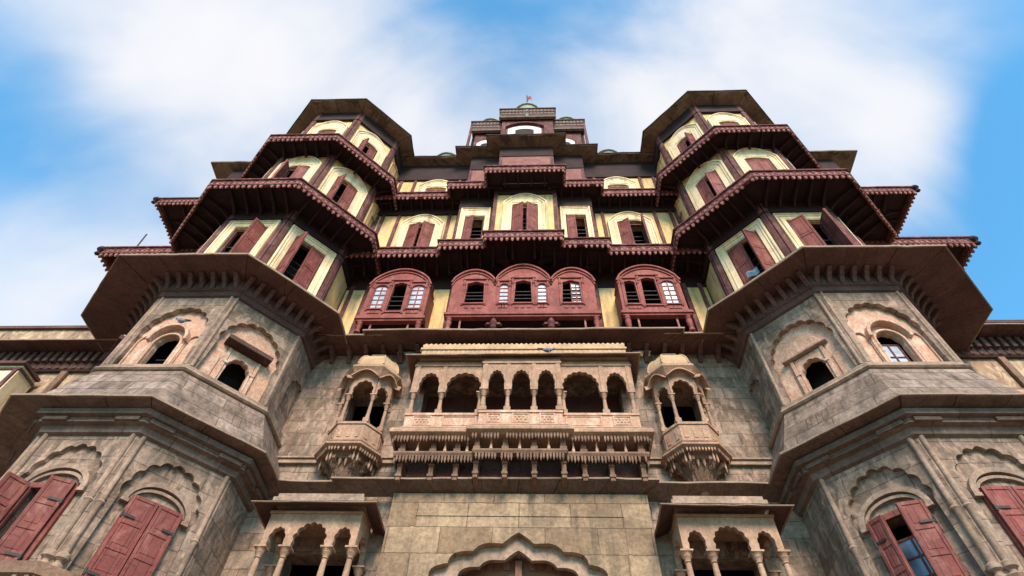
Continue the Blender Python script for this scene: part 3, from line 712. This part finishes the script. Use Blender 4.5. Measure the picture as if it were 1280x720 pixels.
# ---- hanging oriels
def oriel(x, label):
    a = .56; cy = 9.86; h = a*math.tan(math.pi/8)
    ch = [(x-a, 9.9), (x-a, cy-h), (x-h*1.25, cy-a), (x+h*1.25, cy-a), (x+a, cy-h), (x+a, 9.9)]
    m_ = MB(); m_.sweep(ch, [(-.5, 9.16), (.06, 9.16), (.10, 9.12), (.06, 9.08), (.13, 9.06), (.13, 9.01), (.03, 8.98), (-.5, 8.98)])
    o = lab(m_.build('oriel', 'sand', B, bevel=.005), label)
    r = MB(); r.sweep(ch, [(-.05, 9.60), (0, 9.60), (0, 9.162), (-.05, 9.162)]); r.sweep(ch, [(-.07, 9.66), (.025, 9.66), (.025, 9.602), (-.07, 9.602)])
    for S in along(ch, .0, .16, .1): r.at(S).box(-.04, .04, -.012, 0, 9.27, 9.52)
    r.build('railing', 'sand', o)
    mid = offset(ch, -.035)
    for p in mid[1:5]: column(o, I4, p.x, p.y, 9.662, 10.45, .033)
    for i in range(5):                                            # cusped arches between the columns
        p, q = mid[i], mid[i+1]; L = (q-p).length; ang = math.atan2((q-p).y, (q-p).x); Mx = T(p.x, p.y, 0) @ RZ(ang)
        if L < .2: 
            MB(Mx).box(0, L, -.025, .025, 10.45, 11.02).build('arch_spandrel', 'sand', o); continue
        pts = cusp(L/2-.035, 10.45, 10.55, 10.55+min(.36, L*.62), 5, .1, x=L/2)
        MB(Mx).plate([(0, 10.451)]+[(u, z+.001) for u, z in pts]+[(L, 10.451), (L, 11.02), (0, 11.02)], [], -.03, .03).build('arch_spandrel', 'sand', o)
        e = MB(Mx)                                                # curved scalloped eave over each arch
        n = 9; vs = []; 
        for k in range(n+1):
            t_ = k/n; xx = L*(-.06+1.12*t_); zz = 10.92+.20*math.sin(math.pi*t_)
            vs += [(xx, -.20, zz-.05), (xx, .0, zz+.03), (xx, -.20, zz-.015), (xx, .0, zz+.07)]
        fs = []
        for k in range(n): b0 = k*4; fs += [(b0, b0+1, b0+5, b0+4), (b0+2, b0+6, b0+7, b0+3), (b0, b0+4, b0+6, b0+2), (b0+1, b0+3, b0+7, b0+5)]
        fs += [(0, 2, 3, 1), (n*4, n*4+1, n*4+3, n*4+2)]
        e.add(vs, fs).build('curved_eave', 'sand', o)
    d = MB(); d.sweep(ch, [(-.4, 11.40), (.02, 11.40), (.05, 11.35), (.04, 11.30), (.12, 11.27), (.14, 11.21), (.08, 11.14), (0, 11.02), (-.4, 11.02)]); d.build('cap_moulding', 'sand', o)
    cap = [(.02, 11.402), (.015, 11.50), (-.02, 11.64), (-.08, 11.76), (-.16, 11.86), (-.26, 11.93), (-.36, 11.97)]
    d = MB(); d.sweep(ch, list(reversed(cap))+[(-.36, 11.402)])
    ro = [offset(ch, o_+.004) for o_, z in cap]
    for q in range(1, 5):
        for k in range(len(cap)-1): d.rod((ro[k][q].x, ro[k][q].y, cap[k][1]), (ro[k+1][q].x, ro[k+1][q].y, cap[k+1][1]), .022)
    d.M = I4.copy(); d.sweep(ch, [(-.42, 12.06), (-.28, 12.05), (-.26, 12.0), (-.28, 11.95), (-.42, 11.93)])
    d.build('cap', M['pink2'], o, bevel=.004)
    lid = [(p.x, p.y) for p in offset(ch, -.12)]
    MB().prism(lid, 11.06, 11.2).build('ceiling', 'sand_dark', o); MB().prism(lid, 8.85, 9.14).build('floor', 'sand_dark', o)
    k_ = MB()                                                     # tapering bracketed base with drops
    k_.sweep(ch, [(-.4, 8.98), (-.08, 8.98), (-.14, 8.84), (-.4, 8.82)])
    rc = offset(ch, -.25); k_.sweep([(p.x, p.y) for p in rc], [(-.1, 8.82), (.06, 8.82), (-.0, 8.62), (-.1, 8.6)])
    k_.lathe([(.30, 8.62), (.24, 8.48), (.16, 8.40), (.18, 8.36), (.08, 8.22), (.11, 8.17), (.05, 8.08), (.0, 8.02)], x, 9.82, 10)
    k_.build('corbel', 'sand_dark', o, smooth=True)
    b2 = MB(); fringe(b2, ch, .06, 8.985, .055, .034, .10, .03)
    for S in along(ch, .0, .23, .06): b2.at(S); b2.lathe([(.010, 8.94), (.016, 8.90), (.024, 8.80), (.02, 8.75), (0, 8.71)], 0, .03, 7)
    for S in along(ch, -.16, .12, .03): b2.at(S); b2.lathe([(.03, 8.86), (.04, 8.80), (.02, 8.74), (0, 8.68)], 0, .0, 6)
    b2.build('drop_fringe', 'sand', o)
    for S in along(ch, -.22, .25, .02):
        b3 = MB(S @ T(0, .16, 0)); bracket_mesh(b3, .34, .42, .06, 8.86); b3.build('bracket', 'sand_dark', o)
    MB().box(x-.4, x+.4, 9.86, 9.898, 9.7, 11.0).build('back_panel', 'inside', o) if False else None
    return o
oriel(-3.54, 'oriel left of the stone balcony'); oriel(3.54, 'oriel right of the stone balcony')
# ---- lower arcaded galleries beside the gate
def gallery(x, label):
    a = .82; yf = 9.12
    ch = [(x-a, 9.9), (x-a, yf), (x+a, yf), (x+a, 9.9)]
    cx_ = [x-.78, x-.36, x+.36, x+.78]
    m_ = MB(); m_.sweep(ch, [(-.6, 5.1), (.10, 5.1), (.14, 5.04), (.08, 4.95), (-.3, 4.7), (-.6, 4.7)])
    o = lab(m_.build('gallery', 'sand', B), label)
    r = MB(); r.sweep(ch, [(-.06, 5.62), (.0, 5.62), (.0, 5.102), (-.06, 5.102)]); r.sweep(ch, [(-.08, 5.68), (.02, 5.68), (.02, 5.622), (-.08, 5.622)]); r.build('railing', 'sand', o)
    for c in cx_: column(o, I4, c, yf+.06, 5.682, 6.80, .05)
    for c in (x-.78, x+.78): column(o, I4, c, 9.82, 5.682, 6.80, .05)
    pts = []
    for p, q in zip(cx_, cx_[1:]):
        hw_ = (q-p)/2-.06; pts += cusp(hw_, 6.80, 6.92, 6.92+min(.33, hw_*1.6), 5 if hw_ < .2 else 7, .10, x=(p+q)/2)
    MB().plate([(x-a, 6.801)]+[(u, z+.001) for u, z in pts]+[(x+a, 6.801), (x+a, 7.40), (x-a, 7.40)], [], yf+.01, yf+.11).build('arcade', 'sand', o)
    for c in (x-a+.002, x+a-.102): 
        Mx = T(c, yf+.11, 0) @ RZ(R(90)); sd_ = MB()
        pts = cusp(.27, 6.80, 6.92, 7.22, 5, .1, x=.36); sd_.at(Mx).plate([(0, 6.801)]+[(u, z+.001) for u, z in pts]+[(.78, 6.801), (.78, 7.40), (0, 7.40)], [], -.1, 0)
        sd_.build('side_arcade', 'sand', o)
    MB().box(x-a-.02, x+a+.02, yf-.02, 9.88, 7.402, 7.45).build('architrave', 'sand', o)
    e = chhajja(o, ch, .30, 7.44, 7.55, th=.03, mt='slab')
    t_ = MB(); t_.box(x-a-.05, x+a-.02, yf-.08, 9.88, 7.61, 7.70); t_.box(x-a+.0, x+a-.06, yf-.03, 9.88, 7.702, 7.80); t_.build('roof_slab', 'trim', o, bevel=.01)
    return o
gallery(-3.56, 'gallery left of the gate'); gallery(3.56, 'gallery right of the gate')
# ---- second stone eave (top of the stone storeys)
chD = [(-5.3, 9.9), (-3.2, 9.9), (-3.2, 9.75), (3.2, 9.75), (3.2, 9.9), (5.3, 9.9)]
chhajja(B, chD, .72, 12.33, 12.36, th=.06)
row(B, 'bracket', 'slab', along([(-5.0, 9.9), (5.0, 9.9)], 0, .42, .2), lambda q: bracket_mesh(q, .42, .3, .1, 12.34), .006)
# ---- timber storeys: walls
tw = MB()
tw.plate(rect(-5.5, 5.5, 12.5, 16.1), [rect(-1.7, 1.7, 13.1, 14.6), rect(-4.0, -2.8, 13.1, 14.6), rect(2.75, 3.95, 13.1, 14.6)], 9.9, 10.1)
tw.build('wall', 'dark', B)
for x0, x1 in ((-2.62, -2.16), (2.15, 2.62), (-5.02, -4.66), (4.68, 5.02), (-5.22, -5.1), (5.1, 5.22)): MB().box(x0, x1, 9.85, 9.899, 12.45, 15.12).build('plaster_strip', 'yellow', B)
for x in (-2.70, -2.08, 2.07, 2.70, -5.06, 5.06, -4.58, 4.60): MB().box(x-.06, x+.06, 9.82, 9.899, 12.45, 15.3).build('timber_post', 'maroon', B, bevel=.008)
MB().box(-5.2, 5.2, 9.05, 9.96, 15.88, 15.98).build('ceiling', 'dark', B)
MB().box(-5.2, 5.2, 9.38, 9.96, 19.84, 19.93).build('ceiling', 'dark', B)
MB().box(-1.3, 1.32, 8.82, 9.379, 19.845, 19.935).build('ceiling', 'dark', B)
# ---- projecting timber bays
def bay(xc, outline_arcs, y, z0, openings, label, posts, zspring, sx=0):
    """outline_arcs: list of (x0,x1,ztop) for the rounded gables"""
    xl, xr = outline_arcs[0][0], outline_arcs[-1][1]
    out = [(xl, z0)]
    for a, b, zt in outline_arcs:
        n = 16
        for i in range(n+1):
            t_ = i/n; out.append((a+(b-a)*t_*(1) + (0.004 if i == 0 else -.004 if i == n else 0), zspring+(zt-zspring)*math.sin(math.pi*t_)**.62))
    out.append((xr, z0))
    holes = []
    for k in openings:
        x0, x1, za, zb, ty = k; w_ = (x1-x0)/2
        holes.append(cusp(w_, za, zb-w_*.75, zb, 3, .12, x=(x0+x1)/2) if ty != 'pane' else seg_arch(w_, za, zb-.08, zb, x=(x0+x1)/2, n=6))
    m_ = MB(); m_.plate(out, holes, y, y+.10)
    rim = out[1:-1]; m_.strip(rim, .05, y-.07, y+.5)
    m_.strip([(p[0]*1.0, p[1]-.10) for p in rim], .035, y-.035, y)
    m_.box(xl-.0, xl+.08, y+.101, 9.88, z0, zspring); m_.box(xr-.08, xr, y+.101, 9.88, z0, zspring)
    o = lab(m_.build('timber_bay', 'bay', B), label)
    roof = MB(); roof.strip(rim, .02, y+.501, 9.89); roof.build('roof', 'maroon', o)
    tr = MB(); tr.box(xl-.07, xr+.07, y-.09, y+.12, z0-.10, z0-.001); tr.box(xl-.03, xr+.03, y-.05, y+.10, z0-.16, z0-.102); tr.box(xl-.02, xr+.02, y-.03, y-.001, z0+.06, z0+.10)
    tr.build('sill_beam', 'bay', o, bevel=.008)
    cv = MB()
    for x0, x1, za, zb, ty in openings:
        for k in (0, 1):
            xx = x0-.05-.03*k if k == 0 else x1+.05
            cv.box(xx-.025, xx+.025, y-.03, y-.001, za-.12, zb+.06)
            cv.lathe([(.03, zb-.20), (.045, zb-.16), (.03, zb-.12)], xx, y-.02, 8)
        cv.box(x0-.10, x1+.10, y-.045, y-.001, zb+.07, zb+.12); cv.box(x0-.06, x1+.06, y-.04, y-.001, za-.08, za-.03)
        n = 3
        for k in range(n): xx = x0+(x1-x0)*(k+.5)/n; cv.box(xx-.05, xx+.05, y-.02, y-.001, za-.24, za-.13)
    cv.build('carving', 'bay', o, bevel=.004)
    for x0, x1, za, zb, ty in openings:
        if ty == 'pane': glazing(o, I4, x0-.01, x1+.01, za, zb-.005, y+.055, 2 if x1-x0 > .25 else 1, 5)
        elif ty == 'half': grille(o, I4, x0, x1, za, za+(zb-za)*.7, y+.06, 4); glazing(o, I4, x0+(x1-x0)*.5, x1, za, zb-.06, y+.08, 2, 5)
        else: grille(o, I4, x0, x1, za, za+(zb-za)*.62, y+.06, 4)
    for x in posts:
        p = MB(); p.lathe([(.07, 12.42), (.07, 12.5), (.045, 12.53), (.07, 12.62), (.08, z0-.3), (.05, z0-.26), (.08, z0-.2), (.08, z0-.161)], x, y+.03, 10); p.build('post', 'bay', o, smooth=True)
    for x in (xl+.35, xr-.35): MB().box(x-.022, x+.022, y+.05, y+.09, 12.42, z0-.161).build('prop', 'pendant', o)
    MB().box(xl-.03, xr+.03, y+.121, 9.88, z0-.14, z0-.01).build('floor', 'dark', o)  # underside coloured dark to paint the shaded gap below the bay
    return o
ZB = 13.02
cb = bay(0, [(-1.92, -.76, 14.92), (-.756, .756, 15.17), (.76, 1.92, 14.97)], 9.1, ZB,
    [(-1.54, -1.03, 13.50, 14.45, 'open'), (-.62, -.40, 13.50, 14.36, 'pane'), (-.23, .24, 13.50, 14.50, 'open'), (.40, .62, 13.50, 14.36, 'pane'), (1.04, 1.55, 13.48, 14.48, 'half')],
    'wide bay with three rounded gables', [-1.85, 1.85], 14.35)
for x in (-.72, .72):                                                # carved beast-like brackets under the bay
    b_ = MB(T(x, 9.1, 0)); b_.lathe([(.05, 12.42), (.10, 12.48), (.07, 12.55), (.12, 12.66), (.08, 12.74), (.05, 12.85)], 0, .03, 10); b_.box(-.17, .17, -.02, .08, 12.60, 12.67); b_.lathe([(.0, 12.58), (.05, 12.62), (.0, 12.68)], -.18, .03, 7); b_.lathe([(.0, 12.58), (.05, 12.62), (.0, 12.68)], .18, .03, 7)
    b_.build('carved_bracket', 'maroon', cb, smooth=True)
bay(-3.35, [(-4.2, -2.54, 15.08)], 9.16, ZB-.06, [(-4.04, -3.72, 13.38, 14.42, 'pane'), (-3.57, -3.17, 13.25, 14.52, 'open'), (-3.03, -2.70, 13.38, 14.42, 'pane')], 'single-gabled bay left of the wide one, glazed both sides', [-4.12, -2.62], 14.36)
bay(3.38, [(2.56, 4.22, 15.16)], 9.16, ZB+.10, [(2.72, 3.04, 13.5, 14.52, 'open'), (3.18, 3.6, 13.45, 14.66, 'open'), (3.74, 4.06, 13.5, 14.52, 'pane')], 'single-gabled bay right of the wide one, one side unglazed', [2.64, 4.14], 14.46)
# ---- timber cornices and the storeys between them
def fchain(yo, ym, yc, xe, x2, x1):
    return [(-xe, yo), (-x2, yo), (-x2, ym), (-x1, ym), (-x1, yc), (x1, yc), (x1, ym), (x2, ym), (x2, yo), (xe, yo)]
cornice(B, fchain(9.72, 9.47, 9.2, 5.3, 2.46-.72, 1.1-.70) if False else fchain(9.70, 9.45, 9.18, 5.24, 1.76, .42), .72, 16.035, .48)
F2 = [(2.34, 5.25, 9.70, 'o'), (1.08, 2.34, 9.30, 'm'), (0, 1.08, 9.0, 'c')]
for z0, z1, yo, ym, yc, stg in ((16.06, 20.0, 9.70, 9.30, 9.0, 2), (20.04, 24.0, 9.95, 9.6, 9.2, 3)):
    wp = MB(); pp = MB(); bm_ = MB()
    segs = [(-5.25, -2.25, yo), (-2.25, -1.06, ym), (-1.06, 1.08, yc), (1.08, 2.27, ym), (2.27, 5.25, yo)]
    for i, (a, b, y) in enumerate(segs):
        xc = (a+b)/2 if i not in (0, 4) else (-3.5 if i == 0 else 3.52)
        if stg == 2:
            hw_, zo = {0: (.44, 18.75), 1: (.33, 18.45), 2: (.42, 18.75), 3: (.33, 18.45), 4: (.44, 18.75)}[i]
            if i in (1, 3): xc += -.0
            wp.plate(rect(a+.002, b-.002, z0, z1), [rect(xc-hw_-.02, xc+hw_+.02, z0+.06, zo-.02)], y+.03, y+.4)
            ang = {0: ((R(26), 1), (R(34), 1)), 1: ((R(25), 1), (0, 0)), 2: ((R(30), 1), (R(30), 1)), 3: ((R(12), 1), (0, 0)), 4: ((R(35), 1), (R(80), 1))}[i]
            Mx = T(xc, y+.03, 0)
            if i in (1, 3): timber_window(B, Mx, .50, z0+.05, 18.98, 18.98, .33, 18.45, 'rect', *ang)
            elif i == 2: timber_window(B, Mx, .72, z0+.05, 18.85, 19.42, .42, 18.75, 'arch', *ang)
            else: timber_window(B, Mx, .75, z0+.05, 18.70, 19.32, .44, 18.75, 'arch', *ang)
        else:
            wp.plate(rect(a+.002, b-.002, z0, z1), [], y+.03, y+.4)
            if i in (0, 4):
                timber_window(B, T(xc, y+.03, 0), .72, z0+.05, 22.1, 22.62, .40, 22.0, 'arch', (R(2), 1), (R(2), 1), bars=False)
            else:
                zz = (22.1, 22.75) if i != 2 else (22.45, 23.08)
                MB().plate(rect(a+.12, b-.12, z0+.1, zz[1]), [], y-.02, y+.029).build('timber_panel', 'faded', B)
        for e, x in ((1, a), (-1, b)): MB().box(x+e*.07-.06, x+e*.07+.06, y-.03, y+.04, z0+.003, z1-.013).build('timber_post', 'maroon', B, bevel=.008)
        if i in (0, 4):
            for x in (-2.64, -4.42, -4.98) if i == 0 else (2.66, 4.44, 4.98): MB().box(x-.055, x+.055, y-.028, y+.04, z0+.003, z1-.013).build('timber_post', 'maroon', B, bevel=.008)
        zf = {2: {0: 19.36, 1: 19.02, 2: 19.46, 3: 19.02, 4: 19.36}, 3: {0: 22.66, 1: 22.78, 2: 23.1, 3: 22.78, 4: 22.66}}[stg][i]
        MB().box(a+.003, b-.003, y-.05, y+.035, zf, z1-.014).build('head_beam', 'dark', B)  # wall band in eave shade, painted as a near-black beam
    wp.build('wall', 'yellow', B)
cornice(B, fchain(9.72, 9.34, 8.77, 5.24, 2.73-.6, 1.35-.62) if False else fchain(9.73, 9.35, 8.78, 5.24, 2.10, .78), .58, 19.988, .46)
tp = fchain(10.0, 9.6, 9.13, 5.3, 2.40, 1.10)
o = MB(); o.sweep(tp, [(-.3, 24.3), (.46, 24.11), (.46, 24.06), (-.3, 24.09)], worn=.03); o.slabs(tp, [(-.29, 24.085), (.48, 24.055), (.48, 23.985), (-.29, 24.03)], worn=.03, size=.7); o.build('roof_eave', 'olive', B, bevel=.006)
lp = MB(); lp.sweep(tp, [(.40, 24.14), (.51, 24.09), (.51, 24.02), (.482, 24.02), (.482, 24.07), (.40, 24.11)], worn=.03); lp.build('eave_lip', 'dark', B)
MB().box(-11.0, 11.0, 10.2, 22, 24.03, 24.25).build('roof', 'olive', B)
for x in (-3.55, 3.55):
    d = MB(); d.lathe([(.6*math.cos(R(a)), 25.6+.62*math.sin(R(a))) for a in range(0, 91, 9)], x, 10.6, 20); d.lathe([(.58, 24.2), (.58, 25.5), (.66, 25.52), (.62, 25.6)], x, 10.6, 20)
    d.build('dome', 'dome', B, smooth=True)
# ---- upper side bays beyond the towers
for s in (-1, 1):
    X = lambda a, b: (s*a, s*b) if s > 0 else (s*b, s*a)
    def sch(xo, y): return [(8.9, y), (xo, y), (xo, 14.0)] if s > 0 else [(-xo, 14.0), (-xo, y), (-8.9, y)]
    for xo, y, z0, z1 in ((11.55, 9.9, 12.6, 16.0), (11.95, 9.92, 16.04, 19.97), (12.45, 10.0, 20.0, 24.0)):
        MB().box(*X(8.6, xo), y, 21.9, z0, z1).build('side_wall', 'yellow', B)
    cornice(B, sch(11.55, 9.9), 1.06, 16.02, .46); cornice(B, sch(12.45, 9.95), .74, 19.96, .46)
    q = MB(); q.sweep(sch(12.85, 10.05), [(-.8, 24.3), (.48, 24.08), (.48, 23.99), (-.8, 24.05)], worn=.03); q.build('roof_eave', 'olive', B)
    MB().box(*X(8.7, 12.3), 10.5, 21, 24.05, 24.3).build('roof', 'olive', B)
    for z, xc, yc in ((15.9, 11.55+1.10, 9.9-1.10), (19.85, 12.45+.79, 9.95-.79)):                                           # carved corner finials
        f_ = MB(); f_.lathe([(.0, z-.34), (.07, z-.26), (.04, z-.16), (.11, z-.06), (.08, z+.04), (.04, z+.1)], s*xc, yc, 10); f_.build('finial', 'dark', B, smooth=True)
    for z0, z1, zt, xx, y in ((16.1, 20, 19.3, 10.5, 9.92), (20.05, 24, 23.0, 10.6, 10.0)):
        timber_window(B, T(s*xx, y, 0), .7, z0, zt-.6, zt, .4, zt-.7, 'arch', (R(10), 1), (R(10), 1))
    MB().box(*X(8.7, 12.40), 9.93, 9.999, 23.1, 23.98).build('head_beam', 'dark', B)  # eave shade put into the dark beam colour here too

# ================================================================== lower side wings
def wing(s, label):
    X = lambda a, b: (s*a, s*b) if s > 0 else (s*b, s*a)
    t = thing('side_wing', label, 'wing', (s*16, 10.4, 0), 'low side wings')
    w = MB(); a, b = X(9.3, 24)
    w.box(a, b, 9.9, 20, 0, 11.2); w.build('wall', 'stone', t)
    u = MB(); u.box(a, b, 9.93, 20, 11.201, 12.9); u.build('upper_wall', 'old_wall', t)
    p = MB(); p.box(a, b, 9.88, 10.3, 12.45, 13.42); p.build('parapet', 'old_wall', t)
    cp = MB(); cp.box(a-.05, b+.05, 9.80, 10.36, 13.421, 13.52); cp.build('coping', 'slab', t)
    cl = MB(); cl.box(*X(9.4, 24), 9.84, 9.879, 12.9, 12.96); cl.build('moulding', 'trim', t)
    ch = [(9.2, 9.9), (24, 9.9)] if s > 0 else [(-24, 9.9), (-9.2, 9.9)]
    chhajja(t, ch, .62, 12.72 if s > 0 else 12.32, 12.80 if s > 0 else 12.38, th=.05)
    zt = 12.72 if s > 0 else 12.32
    row(t, 'bracket', 'slab', [S for S in along(ch, 0, .21, .2) if abs(S.translation.x) < 19], lambda q: q.box(-.055, .055, -.22, 0, zt-.34, zt).box(-.045, .045, -.12, 0, zt-.5, zt-.341), .006)
    fz = MB(); fz.sweep(ch, [(0, zt-.02), (.10, zt-.02), (.10, zt-.5), (.05, zt-.55), (0, zt-.55)]); fz.build('frieze', 'slab', t)
    for xx in (10.2, 11.5, 12.8, 14.1, 15.4):
        MB().box(s*xx-.08, s*xx+.08, 9.82, 9.899, 9.63, zt-.56).build('pilaster', 'sand_dark', t, bevel=.008)
    if s < 0: MB().box(-13.5, -9.6, 9.62, 9.899, 8.0, 9.45).build('timber_screen', 'shutter', t)
    # plastered bay projecting from the wing under the eave
    if s < 0:
        pb = MB().box(*X(11.95, 13.6), 9.25, 9.819, 9.0, 11.35).build('plaster_bay', 'cream', t, bevel=.01); MB().box(*X(11.88, 13.7), 9.16, 9.818, 11.352, 11.43).box(*X(11.92, 13.65), 9.21, 9.818, 11.20, 11.26).build('coping', 'slab', pb)
        for xx in (-12.02, -12.75): MB().box(xx-.05, xx+.05, 9.21, 9.249, 9.05, 11.19).build('post', 'maroon', pb)
        MB().box(*X(13.0, 13.3), 9.2, 9.249, 9.1, 11.3).build('bay_post', 'maroon', t)
    MB().box(*X(9.3, 24), 9.82, 9.899, 9.5, 9.62).build('string_course', 'trim', t)
    e = chhajja(t, ch, .5, 8.3, 8.2); 
    MB().plate(rect(s*10.9-.5, s*10.9+.5, 9.7, 11.1), [cusp(.42, 9.72, 10.3, 10.8, 7, .08, x=s*10.9)], 9.85, 9.898).build('niche', 'pink', t) if s > 0 else None
    return t
wing(-1, 'low side wing beyond the left tower, with a cream plaster bay under its eave')
wing(1, 'low side wing beyond the right tower, stained stone under a dark bracketed eave')

# ================================================================== rooftop pavilion
pv = thing('roof_pavilion', 'small maroon rooftop pavilion with white arches and three low domes, above the central eave', 'pavilion', (0, 10.6, 24.25))
PY = 9.45
w = MB(); w.box(-2.35, 2.42, PY+.25, 12.0, 24.2, 28.0); w.box(-1.15, 1.2, PY-.05, PY+.249, 24.2, 28.7); w.build('wall', 'maroon', pv)
for a, b, y, zt in ((-2.62, -1.16, PY, 27.9), (1.2, 2.68, PY, 27.9), (-1.32, 1.36, PY-.28, 28.75)):
    e = MB(); e.box(a, b, y, y+.8, zt, zt+.09); e.box(a+.05, b-.05, y+.05, y+.20, zt-.95, zt-.001); e.box(a+.02, b-.02, y+.02, y+.22, zt-.42, zt-.34); ob = e.build('pavilion_cornice', 'slab', pv)
    g_ = MB(); n = int((b-a)/.17)
    for k in range(n):
        xx = a+.10+(b-a-.2)*(k+.5)/n
        g_.box(xx-.05, xx+.05, y+.025, y+.049, zt-.30, zt-.10); g_.box(xx-.06, xx+.06, y+.03, y+.049, zt-.66, zt-.48)
    g_.box(a+.03, b-.03, y+.03, y+.16, zt-1.06, zt-.952); g_.build('carved_band', 'lime', ob)
for x in (-2.55, 2.60):
    MB().box(x-.05, x+.05, PY+.02, PY+.12, 24.2, 27.6).build('post', 'maroon', pv); MB().box(x-.06, x+.06, PY+.75, PY+.85, 24.2, 27.9).build('post', 'maroon', pv)
def wharch(x, w_, y, zb, zs, zt):
    m_ = MB(); m_.plate(seg_arch(w_, zb, zs, zt, x=x), [seg_arch(w_*.55, zb+.02, zt-.50, zt-.34, x=x, n=6)], y, y+.06); o = m_.build('arched_window', 'white', pv)
    MB().box(x-w_*.55, x+w_*.55, y+.02, y+.058, zb+.03, zt-.40).build('opening', 'inside', o)  # dark panel in place of a real opening, shade in its colour
wharch(-.10, .74, PY-.112, 24.4, 26.55, 26.9); wharch(-1.78, .42, PY+.188, 24.4, 25.7, 26.05); wharch(1.66, .42, PY+.188, 24.4, 25.7, 26.05)
hd = MB(); hd.strip(seg_arch(.86, 24.4, 26.75, 27.2, x=-.10), .10, PY-.17, PY-.052); hd.build('hood_mould', 'maroon', pv)
for x, r_, z, yd in ((-1.82, .60, 29.5, 1.05), (1.9, .60, 29.5, 1.05), (0, .68, 29.5, .42)):
    d = MB(); d.lathe([(r_-.02, z-2.6 if yd > 1 else z-1.6), (r_-.02, z-.1), (r_+.06, z-.08), (r_+.06, z+.02)]+[(r_*math.cos(R(a))**.9 if a < 90 else 0, z+.06+r_*.9*math.sin(R(a))) for a in range(0, 91, 10)], x, PY+yd, 20); d.build('dome', 'dome', pv, smooth=True)
MB().box(-2.62, 2.68, PY+.3, 12.1, 28.0, 28.1).build('roof', 'slab', pv)
# flag
fl = thing('flag', 'small red flag on a thin pole above the middle dome', 'flag', (0.0, PY+.42, 30.2))
MB().rod((0, PY+.42, 30.1), (-.05, PY+.40, 32.8), .03).build('pole', 'iron', fl)
f_ = MB(); n = 8; vs = []
for k in range(n+1):
    t_ = k/n
    for zz in (32.2, 32.75-.12*t_): vs.append((-.04+.24*t_, PY+.40+.05*math.sin(t_*7), zz-.10*t_*t_))
f_.add(vs+[(x, y+.012, z) for x, y, z in vs], [(2*k, 2*k+1, 2*k+3, 2*k+2) for k in range(n)]+[(2*n+2+2*k, 2*n+4+2*k, 2*n+5+2*k, 2*n+3+2*k) for k in range(n)]+[(2*k, 2*k+2, 2*n+4+2*k, 2*n+2+2*k) for k in range(n)]+[(2*k+1, 2*n+3+2*k, 2*n+5+2*k, 2*k+3) for k in range(n)])
f_.build('cloth', 'flag', fl)

# ================================================================== small loose things
rod = MB(); rod.rod((-12.2, 9.3, 16.03), (-12.42, 9.3, 17.6), .022); rod.lathe([(.06, 16.09), (.03, 16.2)], -12.2, 9.3, 8)
r_ = rod.build('rod', 'iron'); r_['label'] = 'thin grey rod leaning on the outermost timber cornice at far left'; r_['category'] = 'rod'
def pigeon(loc, yaw, label):
    t = thing('pigeon', label, 'bird', loc, 'pigeons resting on the ledges')
    L = T(*loc) @ RZ(yaw)
    b = MB(L)
    prof = [(-.17, .0, .055), (-.12, .03, .062), (-.06, .055, .075), (.0, .062, .085), (.06, .05, .10), (.095, .034, .135), (.115, .030, .17), (.14, .032, .19), (.165, .02, .19), (.19, .004, .183)]
    n = 10; vs = []; fs = []
    for x, r, z in prof: vs += [(x, r*.9*math.cos(2*math.pi*i/n), z+r*math.sin(2*math.pi*i/n)) for i in range(n)]
    for k in range(len(prof)-1):
        for i in range(n): j = (i+1) % n; fs.append((k*n+i, k*n+j, k*n+n+j, k*n+n+i))
    b.add(vs, fs); b.add([(-.27, -.03, .03), (-.27, .03, .03), (-.12, .035, .07), (-.12, -.035, .07), (-.27, 0, .045), (-.12, 0, .09)], [(0, 1, 2, 3), (0, 4, 1), (0, 3, 5, 4), (1, 4, 5, 2), (3, 2, 5)])
    b.build('body', 'bird', t, smooth=True)
    l = MB(L)
    for e in (-1, 1): l.rod((.01, e*.025, .045), (.02, e*.025, .0), .006); l.rod((.02, e*.025, .004), (.05, e*.025, .004), .005)
    l.build('legs', 'pink', t)
pigeon((.62, 9.0, 11.46), R(20), 'grey pigeon perched on the eave before the buff parapet of the stone balcony')
Mx = FL(0); p = Mx @ Vector((.02, -.0, 10.945))
pigeon(tuple(p), R(170), 'bluish pigeon perched over the arched hood of the left tower')
c_ = MB(FR(1)); n = 8; vs = []
for k in range(n+1):
    t_ = k/n; x = -.24+.30*t_
    vs += [(x, -.10-.02*math.sin(t_*9), 13.62-.06*t_), (x, -.16, 13.50+.03*math.sin(t_*8)), (x, -.12, 13.36+.04*math.sin(t_*5+1))]
fs = [(3*k+i, 3*k+3+i, 3*k+4+i, 3*k+1+i) for k in range(n) for i in (0, 1)]
cl = c_.add(vs, fs).build('cloth', 'cloth'); sm = cl.modifiers.new('s', 'SOLIDIFY'); sm.thickness = .03
cl['label'] = 'blue-grey cloth hung over a red window sill of the right tower'; cl['category'] = 'cloth'
